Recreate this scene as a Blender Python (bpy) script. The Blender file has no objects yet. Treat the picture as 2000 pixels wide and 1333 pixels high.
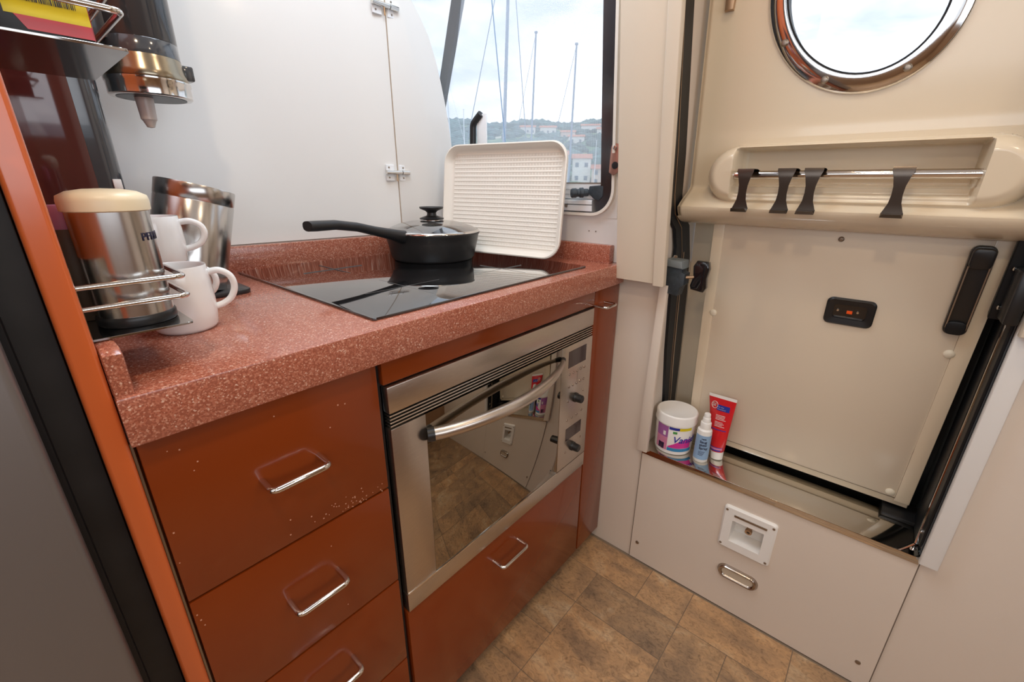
import bpy, bmesh, math, random
from mathutils import Vector, Matrix, noise
rnd = random.Random(7)
PI = math.pi
S = bpy.context.scene
COL = S.collection

# ------------------------------------------------------------------ camera
cam_d = bpy.data.cameras.new('camera'); cam = bpy.data.objects.new('camera', cam_d); COL.objects.link(cam)
right = Vector((0.65145053, -0.75866457, 0.00634645))
down = Vector((-0.25480585, -0.22666065, -0.94005262))
fwd = Vector((0.71462311, 0.61078067, -0.34097037))
M = Matrix.Identity(4)
for i in range(3):
    M[i][0] = right[i]; M[i][1] = -down[i]; M[i][2] = -fwd[i]
M[0][3], M[1][3], M[2][3] = -1.04398, -0.51812, 1.09831
cam.matrix_world = M
cam_d.sensor_width = 36.0
cam_d.lens = 847.18 / 2000 * 36
cam_d.clip_start = 0.01; cam_d.clip_end = 3000
S.camera = cam
CAM = Vector((-1.04398, -0.51812, 1.09831))

# ------------------------------------------------------------------ node helpers
def nmat(name):
    m = bpy.data.materials.new(name); m.use_nodes = True
    nt = m.node_tree; nt.nodes.clear()
    out = nt.nodes.new('ShaderNodeOutputMaterial')
    return m, nt, out
def N(nt, t, **kw):
    n = nt.nodes.new(t)
    for k, v in kw.items():
        if k in ('operation', 'blend_type', 'data_type', 'wave_type', 'bands_direction', 'feature', 'noise_dimensions', 'distance', 'wave_profile'):
            setattr(n, k, v)
        else:
            n.inputs[k].default_value = v
    return n
def L(nt, a, b): nt.links.new(a, b)
def ramp(nt, fac, stops, interp='LINEAR'):
    r = nt.nodes.new('ShaderNodeValToRGB'); r.color_ramp.interpolation = interp
    e = r.color_ramp.elements
    while len(e) < len(stops): e.new(0.5)
    for i, (p, c) in enumerate(stops):
        e[i].position = p
        e[i].color = (c[0], c[1], c[2], 1) if hasattr(c, '__len__') else (c, c, c, 1)
    L(nt, fac, r.inputs[0]); return r
def pbr(name, color, rough=0.4, metal=0.0, coat=0.0, bump=0.0, bscale=300.0, var=0.0, vscale=6.0, spec=None, coat_rough=0.05, sheen=None, trans=None, rvar=0.0):
    m, nt, out = nmat(name)
    b = nt.nodes.new('ShaderNodeBsdfPrincipled')
    b.inputs['Base Color'].default_value = (*color, 1)
    b.inputs['Roughness'].default_value = rough
    b.inputs['Metallic'].default_value = metal
    b.inputs['Coat Weight'].default_value = coat
    b.inputs['Coat Roughness'].default_value = coat_rough
    if spec is not None: b.inputs['Specular IOR Level'].default_value = spec
    tc = nt.nodes.new('ShaderNodeTexCoord')
    if var or rvar:
        n = N(nt, 'ShaderNodeTexNoise', Scale=vscale, Detail=4.0)
        L(nt, tc.outputs['Object'], n.inputs['Vector'])
        if var:
            r = ramp(nt, n.outputs['Fac'], [(0.3, tuple(c * (1 - var) for c in color)), (0.7, tuple(min(1, c * (1 + var)) for c in color))])
            L(nt, r.outputs[0], b.inputs['Base Color'])
        if rvar:
            r2 = ramp(nt, n.outputs['Fac'], [(0.3, rough), (0.75, rough + rvar)])
            L(nt, r2.outputs[0], b.inputs['Roughness'])
    if bump:
        n2 = N(nt, 'ShaderNodeTexNoise', Scale=bscale, Detail=2.0)
        L(nt, tc.outputs['Object'], n2.inputs['Vector'])
        bp = N(nt, 'ShaderNodeBump', Strength=bump, Distance=0.001)
        L(nt, n2.outputs['Fac'], bp.inputs['Height']); L(nt, bp.outputs[0], b.inputs['Normal'])
    L(nt, b.outputs[0], out.inputs[0])
    return m

# ------------------------------------------------------------------ world (overcast bright sky with soft clouds)
W = bpy.data.worlds.new('sky'); S.world = W; W.use_nodes = True
nt = W.node_tree; nt.nodes.clear()
wo = nt.nodes.new('ShaderNodeOutputWorld'); bg = nt.nodes.new('ShaderNodeBackground')
tc = nt.nodes.new('ShaderNodeTexCoord')
mp = nt.nodes.new('ShaderNodeMapping'); mp.inputs['Scale'].default_value = (1.6, 1.6, 6.5)
L(nt, tc.outputs['Generated'], mp.inputs[0])
n1 = N(nt, 'ShaderNodeTexNoise', Scale=2.6, Detail=7.0, Roughness=0.55, Distortion=0.5)
L(nt, mp.outputs[0], n1.inputs['Vector'])
r1 = ramp(nt, n1.outputs['Fac'], [(0.32, (0.54, 0.62, 0.74)), (0.46, (0.70, 0.76, 0.85)), (0.60, (0.93, 0.96, 1.0))])
L(nt, r1.outputs[0], bg.inputs[0]); bg.inputs[1].default_value = 1.42
L(nt, bg.outputs[0], wo.inputs[0])

# ------------------------------------------------------------------ view
S.view_settings.view_transform = 'Standard'; S.view_settings.look = 'None'
S.view_settings.gamma = 1; S.view_settings.use_curve_mapping = False
S.view_settings.exposure = 0.0

# ------------------------------------------------------------------ large lights: unseen ceiling lamps added to account for the light (the lamp bodies are built with the ceiling)
def area(name, loc, sx, sy, power, color, rot=(0, 0, 0)):
    d = bpy.data.lights.new(name, 'AREA'); d.shape = 'RECTANGLE'; d.size = sx; d.size_y = sy
    d.energy = power; d.color = color
    o = bpy.data.objects.new(name, d); COL.objects.link(o); o.location = loc; o.rotation_euler = rot
    return o
WARM = (1.0, 0.77, 0.54)
LAMPS = [(-0.42, -0.42), (-0.42, -1.15), (-1.15, -0.42), (-1.9, -0.8)]
LAMP_W = [1.3, 1.6, 3.6, 5.5]
for i, (x, y) in enumerate(LAMPS):
    area('added_ceiling_light', (x, y, 1.93), 0.075, 0.075, LAMP_W[i], WARM)
# added unseen fill lights: a hatch overhead, two more behind the camera
area('hatch_fill_light', (-0.55, 0.12, 1.96), 0.50, 0.40, 6.6, (0.76, 0.88, 1.0))  # cool light of the added hatch, brightens worktop and back wall
area('saloon_fill_light', (-1.3, -1.72, 1.35), 1.9, 0.5, 6, (0.92, 0.95, 1.0), (math.radians(90), 0, 0))  # unseen side fill, added behind the camera
area('forward_fill_light', (-2.85, -0.5, 1.45), 1.6, 0.55, 6, (0.92, 0.95, 1.0), (math.radians(90), 0, math.radians(-90)))  # unseen forward fill, added behind the camera

# ------------------------------------------------------------------ mesh helpers
class MB:
    def __init__(s): s.bm = bmesh.new()
    def box(s, x0, x1, y0, y1, z0, z1, bev=0.0, seg=2):
        r = bmesh.ops.create_cube(s.bm, size=1.0); vs = r['verts']
        for v in vs:
            v.co = Vector(((x0 + x1) / 2 + v.co.x * (x1 - x0), (y0 + y1) / 2 + v.co.y * (y1 - y0), (z0 + z1) / 2 + v.co.z * (z1 - z0)))
        if bev > 0:
            es = list({e for v in vs for e in v.link_edges})
            bmesh.ops.bevel(s.bm, geom=es, offset=bev, segments=seg, affect='EDGES', profile=0.5)
        return s
    def prism(s, pts, origin, U, V, W_, bev=0.0, seg=2):
        # polygon pts (u,v) extruded along vector W_
        O = Vector(origin); U = Vector(U); V = Vector(V); Wv = Vector(W_)
        a = [s.bm.verts.new(O + U * u + V * v) for u, v in pts]
        b = [s.bm.verts.new(O + U * u + V * v + Wv) for u, v in pts]
        n = len(pts); fs = [s.bm.faces.new(a), s.bm.faces.new(b[::-1])]
        for i in range(n):
            fs.append(s.bm.faces.new((a[i], b[i], b[(i + 1) % n], a[(i + 1) % n])))
        bmesh.ops.recalc_face_normals(s.bm, faces=fs)
        if bev > 0:
            es = [e for f in fs[:2] for e in f.edges]
            bmesh.ops.bevel(s.bm, geom=list(set(es)), offset=bev, segments=seg, affect='EDGES', profile=0.5)
        return s
    def lathe(s, prof, center=(0, 0, 0), n=48, axis=(0, 0, 1), cap=True, open_=False):
        # prof list of (r, h)
        A = Vector(axis).normalized(); q = Vector((0, 0, 1)).rotation_difference(A); C = Vector(center)
        rings = []
        for r, h in prof:
            if r < 1e-6: rings.append([s.bm.verts.new(C + q @ Vector((0, 0, h)))])
            else: rings.append([s.bm.verts.new(C + q @ Vector((r * math.cos(2 * PI * k / n), r * math.sin(2 * PI * k / n), h))) for k in range(n)])
        fs = []
        for a, b in zip(rings, rings[1:]):
            for k in range(n):
                k2 = (k + 1) % n
                if len(a) == 1 and len(b) == 1: continue
                if len(a) == 1: fs.append(s.bm.faces.new((a[0], b[k], b[k2])))
                elif len(b) == 1: fs.append(s.bm.faces.new((a[k], b[0], a[k2])))
                else: fs.append(s.bm.faces.new((a[k], b[k], b[k2], a[k2])))
        if cap:
            for rg in (rings[0], rings[-1]):
                if len(rg) > 1: fs.append(s.bm.faces.new(rg))
        bmesh.ops.recalc_face_normals(s.bm, faces=fs)
        return s
    def tube(s, path, r, n=10, closed=False, cap=True):
        P = [Vector(p) for p in path]; m = len(P)
        R_ = r if hasattr(r, '__len__') else [r] * m
        rings = []; prev = None
        for i in range(m):
            if closed: t = (P[(i + 1) % m] - P[i - 1]).normalized()
            else: t = (P[min(i + 1, m - 1)] - P[max(i - 1, 0)]).normalized()
            if prev is None:
                up = Vector((0, 0, 1)) if abs(t.z) < 0.9 else Vector((1, 0, 0))
                nrm = t.cross(up).normalized()
            else:
                nrm = (prev - t * prev.dot(t)).normalized()
            prev = nrm; bn = t.cross(nrm)
            rings.append([s.bm.verts.new(P[i] + (nrm * math.cos(2 * PI * k / n) + bn * math.sin(2 * PI * k / n)) * R_[i]) for k in range(n)])
        fs = []
        rng = range(m) if closed else range(m - 1)
        for i in rng:
            a, b = rings[i], rings[(i + 1) % m]
            for k in range(n): fs.append(s.bm.faces.new((a[k], b[k], b[(k + 1) % n], a[(k + 1) % n])))
        if not closed and cap: fs += [s.bm.faces.new(rings[0]), s.bm.faces.new(rings[-1])]
        bmesh.ops.recalc_face_normals(s.bm, faces=fs)
        return s
    def loft(s, rings, cap=True, closed=True):
        rg = [[s.bm.verts.new(Vector(p)) for p in r] for r in rings]; fs = []
        n = len(rg[0])
        for a, b in zip(rg, rg[1:]):
            for k in range(n if closed else n - 1):
                fs.append(s.bm.faces.new((a[k], b[k], b[(k + 1) % n], a[(k + 1) % n])))
        if cap and closed: fs += [s.bm.faces.new(rg[0]), s.bm.faces.new(rg[-1])]
        bmesh.ops.recalc_face_normals(s.bm, faces=fs)
        return s
    def xf(s, mat):
        bmesh.ops.transform(s.bm, matrix=mat, verts=s.bm.verts[:]); return s
    def build(s, name, mat, parent=None, sharp=35):
        bm = s.bm
        for e in bm.edges:
            if len(e.link_faces) == 2:
                e.smooth = e.calc_face_angle(0) < math.radians(sharp)
        for f in bm.faces: f.smooth = True
        me = bpy.data.meshes.new(name); bm.to_mesh(me); bm.free()
        me.materials.append(mat)
        o = bpy.data.objects.new(name, me); COL.objects.link(o)
        if parent is not None:
            o.parent = parent
            o.matrix_parent_inverse = Matrix.Translation(-parent.location) if parent.type == 'EMPTY' and not parent.parent else Matrix.Identity(4)
        return o
def tag(o, label=None, cat=None, group=None, kind=None):
    if label: o['label'] = label
    if cat: o['category'] = cat
    if group: o['group'] = group
    if kind: o['kind'] = kind
    return o
def empty(name, loc, label, cat, group=None, kind=None):
    o = bpy.data.objects.new(name, None); COL.objects.link(o); o.location = loc
    o.empty_display_size = 0.02
    return tag(o, label, cat, group, kind)
def rrect(w, h, r, n=5, cx=0, cy=0):
    pts = []
    for (sx, sy, a0) in ((1, 1, 0), (-1, 1, 90), (-1, -1, 180), (1, -1, 270)):
        for k in range(n + 1):
            a = math.radians(a0 + 90 * k / n)
            pts.append((cx + sx * (w / 2 - r) + r * math.cos(a), cy + sy * (h / 2 - r) + r * math.sin(a)))
    return pts
def fillet(path, r, n=5):
    P = [Vector(p) for p in path]; out = [P[0]]
    for i in range(1, len(P) - 1):
        a = (P[i - 1] - P[i]).normalized(); b = (P[i + 1] - P[i]).normalized()
        p0 = P[i] + a * r; p1 = P[i] + b * r
        for k in range(n + 1):
            t = k / n; out.append(p0 * (1 - t) ** 2 + P[i] * 2 * t * (1 - t) + p1 * t * t)
    out.append(P[-1]); return out
def text_obj(body, size, fn, mat, name, parent, extrude=0.0, align='LEFT', bold=0.0, shear=0.0):
    c = bpy.data.curves.new('t', 'FONT'); c.body = body; c.size = size; c.align_x = align; c.offset = bold; c.shear = shear
    c.resolution_u = 3; c.extrude = 0.0003
    o = bpy.data.objects.new('t', c); COL.objects.link(o)
    dg = bpy.context.evaluated_depsgraph_get()
    me = bpy.data.meshes.new_from_object(o.evaluated_get(dg))
    bpy.data.objects.remove(o); bpy.data.curves.remove(c)
    for v in me.vertices: v.co = fn(v.co.x, v.co.y, v.co.z)
    me.materials.clear(); me.materials.append(mat); me.name = name
    ob = bpy.data.objects.new(name, me); COL.objects.link(ob)
    ob.parent = parent
    if parent.type == 'EMPTY' and not parent.parent: ob.matrix_parent_inverse = Matrix.Translation(-parent.location)
    return ob
def cyl_fn(c, r, a0, z0):
    # text mapper onto a cylinder seen from outside: u runs anticlockwise (left to right for the viewer)
    def fn(u, v, w):
        a = a0 + u / r; rr = r + 0.0004 + w
        return Vector((c[0] + rr * math.cos(a), c[1] + rr * math.sin(a), z0 + v))
    return fn
def cyl_patch(c, r0, r1, a0, a1, z0, z1, n=14, m=1, off=0.0004, th=0.0006):
    # curved label from angle a0 to a1, radius may change with height
    mb = MB(); rings = []
    for i in range(n + 1):
        a = a0 + (a1 - a0) * i / n
        p = lambda r, z: (c[0] + r * math.cos(a), c[1] + r * math.sin(a), z)
        rings.append([p(r0 + off - th, z0), p(r0 + off, z0), p(r1 + off, z1), p(r1 + off - th, z1)])
    return mb.loft(rings)

# ------------------------------------------------------------------ materials
M_ = {}
M_['wall'] = pbr('white_panel', (0.80, 0.79, 0.765), 0.32, coat=0.25, coat_rough=0.12, bump=0.05, bscale=900, var=0.012, vscale=2)
M_['bulkhead'] = pbr('bulkhead_white_dimmed', (0.71, 0.62, 0.53), 0.42, bump=0.12, bscale=700, var=0.015, vscale=3)  # white darkened and warmed: the weaker light low down is in the colour
M_['casing'] = pbr('casing_cream', (0.71, 0.615, 0.49), 0.4, bump=0.05, bscale=700, var=0.01)
M_['door'] = pbr('gelcoat_cream', (0.74, 0.63, 0.47), 0.25, coat=0.5, coat_rough=0.08, var=0.015, vscale=3)
M_['inset'] = pbr('inset_cream', (0.71, 0.61, 0.475), 0.33, coat=0.25, coat_rough=0.15, var=0.012, vscale=3)
M_['ceiling'] = pbr('ceiling_cloth', (0.80, 0.77, 0.72), 0.8, bump=0.2)
M_['orange'] = pbr('orange_lacquer', (0.20, 0.034, 0.004), 0.24, spec=0.35, coat=0.3, coat_rough=0.06, var=0.04, vscale=5)
M_['orange_lit'] = pbr('orange_lit', (0.60, 0.125, 0.030), 0.25, coat=0.6, coat_rough=0.1, var=0.03)  # brighter copy of the lacquer, its lit look put into the colour
M_['steel'] = pbr('polished_steel', (0.72, 0.70, 0.67), 0.12, metal=1.0)
M_['chrome'] = pbr('chrome', (0.74, 0.72, 0.70), 0.09, metal=1.0)
M_['darksteel'] = pbr('dark_mirror_steel', (0.16, 0.18, 0.20), 0.12, metal=1.0)
M_['sill'] = pbr('sill_steel', (0.66, 0.63, 0.57), 0.055, metal=1.0, rvar=0.03, vscale=8)
M_['black'] = pbr('black_plastic', (0.012, 0.012, 0.013), 0.35)
M_['blackgloss'] = pbr('black_gloss', (0.008, 0.008, 0.010), 0.08, coat=0.5)
M_['frame_steel'] = pbr('window_frame_steel', (0.30, 0.33, 0.36), 0.16, metal=1.0)
M_['rubber'] = pbr('black_rubber', (0.008, 0.009, 0.011), 0.42, spec=0.3)
M_['blackside'] = pbr('black_gasket', (0.007, 0.007, 0.0075), 0.55, var=0.5, vscale=25)
M_['white'] = pbr('white_plastic', (0.84, 0.82, 0.78), 0.35)
M_['porcelain'] = pbr('porcelain', (0.86, 0.86, 0.845), 0.12, coat=0.5)
M_['cream'] = pbr('cream_plastic', (0.80, 0.70, 0.50), 0.35)
M_['traym'] = pbr('tray_cream', (0.86, 0.81, 0.73), 0.4)
M_['brass'] = pbr('old_brass', (0.50, 0.33, 0.20), 0.35, metal=0.8)
M_['alu'] = pbr('aluminium_white', (0.86, 0.88, 0.90), 0.35, metal=0.05)
M_['greymetal'] = pbr('grey_cast', (0.045, 0.058, 0.07), 0.5, metal=0.3, bump=0.5, bscale=250, var=0.3, vscale=60)
M_['cord'] = pbr('seam_brown', (0.40, 0.31, 0.22), 0.7)
M_['joint'] = pbr('joint_dark', (0.16, 0.12, 0.09), 0.8)
M_['hook'] = pbr('hook_bronze', (0.105, 0.085, 0.07), 0.25, metal=0.9)
M_['bronze'] = pbr('bronze_band', (0.35, 0.30, 0.22), 0.22, metal=1.0)
M_['maroon_refl'] = pbr('maroon_reflection', (0.085, 0.022, 0.020), 0.07, coat=0.6)  # reflection of the red cabinet painted as a body colour
M_['greyplastic'] = pbr('graphite_gloss', (0.05, 0.056, 0.064), 0.14, coat=0.7, coat_rough=0.04)
M_['nozzle'] = pbr('nozzle_milky', (0.62, 0.58, 0.56), 0.3)
M_['red'] = pbr('red_print', (0.62, 0.012, 0.018), 0.3, coat=0.3)
M_['blue'] = pbr('blue_print', (0.02, 0.035, 0.30), 0.35)
M_['ltblue'] = pbr('light_blue_label', (0.27, 0.42, 0.62), 0.45)
M_['teal'] = pbr('teal_print', (0.03, 0.22, 0.45), 0.4)
M_['pink'] = pbr('pink_print', (0.62, 0.22, 0.36), 0.4)
M_['magenta'] = pbr('magenta_print', (0.65, 0.03, 0.30), 0.4)
M_['purple'] = pbr('purple_print', (0.36, 0.12, 0.36), 0.4)
M_['ink'] = pbr('ink_navy', (0.015, 0.015, 0.05), 0.4)
M_['inkblue'] = pbr('ink_blue', (0.02, 0.03, 0.32), 0.4)
M_['yellow'] = pbr('yellow_print', (0.75, 0.62, 0.01), 0.35)
M_['green'] = pbr('green_print', (0.06, 0.30, 0.06), 0.4)
M_['paper'] = pbr('label_white', (0.80, 0.77, 0.74), 0.45)
M_['spice'] = pbr('spice_brown', (0.12, 0.07, 0.04), 0.5)
M_['display'] = pbr('display_dark', (0.035, 0.02, 0.022), 0.15, coat=0.4)
M_['orangebit'] = pbr('orange_indicator', (0.9, 0.10, 0.01), 0.4)
M_['pan'] = pbr('pan_black', (0.018, 0.018, 0.019), 0.42, bump=0.15, bscale=500)
M_['handleblack'] = pbr('bakelite', (0.015, 0.015, 0.016), 0.38)
M_['fridge'] = pbr('fridge_grey', (0.20, 0.185, 0.18), 0.38, metal=0.6, bump=0.03, bscale=800)
M_['wood'] = pbr('saloon_wood', (0.30, 0.17, 0.09), 0.45, var=0.2, vscale=4)
M_['grout'] = pbr('floor_grout', (0.24, 0.18, 0.125), 0.7)
M_['lens'] = pbr('lamp_lens', (0.55, 0.47, 0.36), 0.3)
M_['screw'] = pbr('screw_steel', (0.35, 0.30, 0.25), 0.35, metal=1.0)
M_['rimsteel'] = pbr('worn_rim', (0.42, 0.36, 0.31), 0.2, metal=1.0)
M_['jambedge'] = pbr('jamb_edge_steel', (0.42, 0.45, 0.46), 0.25, metal=0.7)
M_['gel'] = pbr('cream_button', (0.80, 0.73, 0.58), 0.35)
M_['chip'] = pbr('paint_chip', (0.62, 0.33, 0.22), 0.6)
M_['pinkmetal'] = pbr('coppery_plate', (0.45, 0.24, 0.19), 0.3, metal=0.6)

def brushed(name, color, rough, axis='X', scale=(3, 300, 900)):
    m, nt, out = nmat(name)
    b = nt.nodes.new('ShaderNodeBsdfPrincipled'); b.inputs['Metallic'].default_value = 1.0
    tc = nt.nodes.new('ShaderNodeTexCoord'); mp = nt.nodes.new('ShaderNodeMapping'); mp.inputs['Scale'].default_value = scale
    L(nt, tc.outputs['Object'], mp.inputs[0])
    n = N(nt, 'ShaderNodeTexNoise', Scale=1.0, Detail=3.0); L(nt, mp.outputs[0], n.inputs['Vector'])
    r = ramp(nt, n.outputs['Fac'], [(0.3, tuple(c * 0.96 for c in color)), (0.7, tuple(min(1, c * 1.03) for c in color))])
    L(nt, r.outputs[0], b.inputs['Base Color'])
    r2 = ramp(nt, n.outputs['Fac'], [(0.3, rough * 0.95), (0.7, rough * 1.06)]); L(nt, r2.outputs[0], b.inputs['Roughness'])
    L(nt, b.outputs[0], out.inputs[0]); return m
M_['brushed'] = brushed('brushed_steel_flat', (0.60, 0.545, 0.49), 0.30, scale=(60, 60, 500))
M_['brushed_cyl'] = pbr('brushed_steel_round', (0.56, 0.54, 0.52), 0.21, metal=1.0, var=0.03, vscale=60)

def worktop_mat():
    m, nt, out = nmat('speckled_worktop')
    b = nt.nodes.new('ShaderNodeBsdfPrincipled'); b.inputs['Roughness'].default_value = 0.22
    b.inputs['Coat Weight'].default_value = 0.3; b.inputs['Coat Roughness'].default_value = 0.12
    tc = nt.nodes.new('ShaderNodeTexCoord')
    v = N(nt, 'ShaderNodeTexVoronoi', Scale=640.0); L(nt, tc.outputs['Object'], v.inputs['Vector'])
    sep = nt.nodes.new('ShaderNodeSeparateColor'); L(nt, v.outputs['Color'], sep.inputs[0])
    c1 = ramp(nt, sep.outputs[0], [(0.0, (0.23, 0.055, 0.030)), (0.45, (0.40, 0.125, 0.075)), (0.78, (0.50, 0.20, 0.13)), (0.88, (0.60, 0.32, 0.23)), (0.975, (0.78, 0.58, 0.47))], 'CONSTANT')
    n = N(nt, 'ShaderNodeTexNoise', Scale=260.0, Detail=3.0); L(nt, tc.outputs['Object'], n.inputs['Vector'])
    c2 = ramp(nt, n.outputs['Fac'], [(0.3, (0.37, 0.11, 0.065)), (0.7, (0.52, 0.21, 0.14))])
    mx = N(nt, 'ShaderNodeMix', data_type='RGBA'); mx.inputs[0].default_value = 0.62
    L(nt, c2.outputs[0], mx.inputs[6]); L(nt, c1.outputs[0], mx.inputs[7])
    L(nt, mx.outputs[2], b.inputs['Base Color'])
    bp = N(nt, 'ShaderNodeBump', Strength=0.03, Distance=0.0005); L(nt, n.outputs['Fac'], bp.inputs['Height']); L(nt, bp.outputs[0], b.inputs['Normal'])
    L(nt, b.outputs[0], out.inputs[0]); return m
M_['worktop'] = worktop_mat()

def tile_mat():
    m, nt, out = nmat('stone_look_tile')
    b = nt.nodes.new('ShaderNodeBsdfPrincipled'); b.inputs['Roughness'].default_value = 0.42
    tc = nt.nodes.new('ShaderNodeTexCoord'); oi = nt.nodes.new('ShaderNodeObjectInfo')
    sc = N(nt, 'ShaderNodeVectorMath', operation='SCALE'); sc.inputs['Scale'].default_value = 9.0
    cb = nt.nodes.new('ShaderNodeCombineXYZ'); L(nt, oi.outputs['Random'], cb.inputs[0]); L(nt, oi.outputs['Random'], cb.inputs[1]); L(nt, oi.outputs['Random'], cb.inputs[2])
    L(nt, cb.outputs[0], sc.inputs[0])
    ad = N(nt, 'ShaderNodeVectorMath', operation='ADD'); L(nt, tc.outputs['Object'], ad.inputs[0]); L(nt, sc.outputs[0], ad.inputs[1])
    mp = nt.nodes.new('ShaderNodeMapping'); mp.inputs['Scale'].default_value = (1.0, 0.62, 1.0); mp.inputs['Rotation'].default_value = (0, 0, 0.7)
    L(nt, ad.outputs[0], mp.inputs[0])
    n1 = N(nt, 'ShaderNodeTexNoise', Scale=9.0, Detail=5.0, Roughness=0.55, Distortion=1.2); L(nt, mp.outputs[0], n1.inputs['Vector'])
    c1 = ramp(nt, n1.outputs['Fac'], [(0.28, (0.22, 0.15, 0.10)), (0.42, (0.38, 0.25, 0.15)), (0.56, (0.52, 0.33, 0.18)), (0.72, (0.62, 0.47, 0.31))])
    n2 = N(nt, 'ShaderNodeTexNoise', Scale=70.0, Detail=8.0, Roughness=0.7, Distortion=2.0); L(nt, mp.outputs[0], n2.inputs['Vector'])
    c2 = ramp(nt, n2.outputs['Fac'], [(0.33, (0.45, 0.42, 0.40)), (0.5, (0.95, 0.95, 0.95)), (0.72, (1.25, 1.2, 1.1))])
    mx = N(nt, 'ShaderNodeMix', data_type='RGBA', blend_type='MULTIPLY'); mx.inputs[0].default_value = 0.85
    L(nt, c1.outputs[0], mx.inputs[6]); L(nt, c2.outputs[0], mx.inputs[7])
    tint = ramp(nt, oi.outputs['Random'], [(0.0, (0.74, 0.74, 0.74)), (0.35, (0.92, 0.88, 0.82)), (0.7, (1.0, 0.93, 0.84)), (1.0, (0.84, 0.84, 0.84))])
    mx2 = N(nt, 'ShaderNodeMix', data_type='RGBA', blend_type='MULTIPLY'); mx2.inputs[0].default_value = 1.0
    L(nt, mx.outputs[2], mx2.inputs[6]); L(nt, tint.outputs[0], mx2.inputs[7])
    L(nt, mx2.outputs[2], b.inputs['Base Color'])
    bp = N(nt, 'ShaderNodeBump', Strength=0.25, Distance=0.001); L(nt, n2.outputs['Fac'], bp.inputs['Height']); L(nt, bp.outputs[0], b.inputs['Normal'])
    L(nt, b.outputs[0], out.inputs[0]); return m
M_['tile'] = tile_mat()

def schlick(nt, f0, p=4.0):
    lw = nt.nodes.new('ShaderNodeLayerWeight'); lw.inputs['Blend'].default_value = 0.5
    a = N(nt, 'ShaderNodeMath', operation='POWER'); L(nt, lw.outputs['Facing'], a.inputs[0]); a.inputs[1].default_value = p
    b = N(nt, 'ShaderNodeMath', operation='MULTIPLY_ADD'); L(nt, a.outputs[0], b.inputs[0]); b.inputs[1].default_value = 1 - f0; b.inputs[2].default_value = f0
    return b
def glass_mat(name, tint=(1, 1, 1), fac=0.10, rough=0.0):
    m, nt, out = nmat(name)
    t = nt.nodes.new('ShaderNodeBsdfTransparent'); t.inputs[0].default_value = (*tint, 1)
    g = nt.nodes.new('ShaderNodeBsdfGlossy'); g.inputs['Roughness'].default_value = rough
    f = schlick(nt, 0.05)
    mx = nt.nodes.new('ShaderNodeMixShader'); L(nt, f.outputs[0], mx.inputs[0]); L(nt, t.outputs[0], mx.inputs[1]); L(nt, g.outputs[0], mx.inputs[2])
    L(nt, mx.outputs[0], out.inputs[0]); return m
M_['glass'] = glass_mat('clear_glass', (0.96, 0.98, 1.0))
def lid_mat():
    m, nt, out = nmat('lid_glass')
    t = nt.nodes.new('ShaderNodeBsdfTransparent'); t.inputs[0].default_value = (0.88, 0.90, 0.90, 1)
    g = nt.nodes.new('ShaderNodeBsdfGlossy'); g.inputs['Roughness'].default_value = 0.03
    f = schlick(nt, 0.16, 1.6)
    mx = nt.nodes.new('ShaderNodeMixShader'); L(nt, f.outputs[0], mx.inputs[0]); L(nt, t.outputs[0], mx.inputs[1]); L(nt, g.outputs[0], mx.inputs[2])
    L(nt, mx.outputs[0], out.inputs[0]); return m
M_['lidglass'] = lid_mat()

def oven_glass():
    m, nt, out = nmat('oven_mirror_glass')
    b = nt.nodes.new('ShaderNodeBsdfPrincipled'); b.inputs['Base Color'].default_value = (0.33, 0.30, 0.25, 1)
    b.inputs['Metallic'].default_value = 1.0; b.inputs['Roughness'].default_value = 0.02
    L(nt, b.outputs[0], out.inputs[0]); return m
M_['ovenglass'] = oven_glass()

def hob_mat():
    m, nt, out = nmat('hob_glass')
    b = nt.nodes.new('ShaderNodeBsdfPrincipled'); b.inputs['Base Color'].default_value = (0.012, 0.012, 0.013, 1)
    b.inputs['Roughness'].default_value = 0.035; b.inputs['Specular IOR Level'].default_value = 1.0
    b.inputs['Coat Weight'].default_value = 0.9; b.inputs['Coat Roughness'].default_value = 0.03
    tc = nt.nodes.new('ShaderNodeTexCoord')
    v = N(nt, 'ShaderNodeTexVoronoi', Scale=160.0); L(nt, tc.outputs['Object'], v.inputs['Vector'])
    r = ramp(nt, v.outputs['Distance'], [(0.0, (0.16, 0.16, 0.17)), (0.05, (0.012, 0.012, 0.013)), (1.0, (0.012, 0.012, 0.013))])
    L(nt, r.outputs[0], b.inputs['Base Color'])
    L(nt, b.outputs[0], out.inputs[0]); return m
M_['hob'] = hob_mat()

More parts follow.
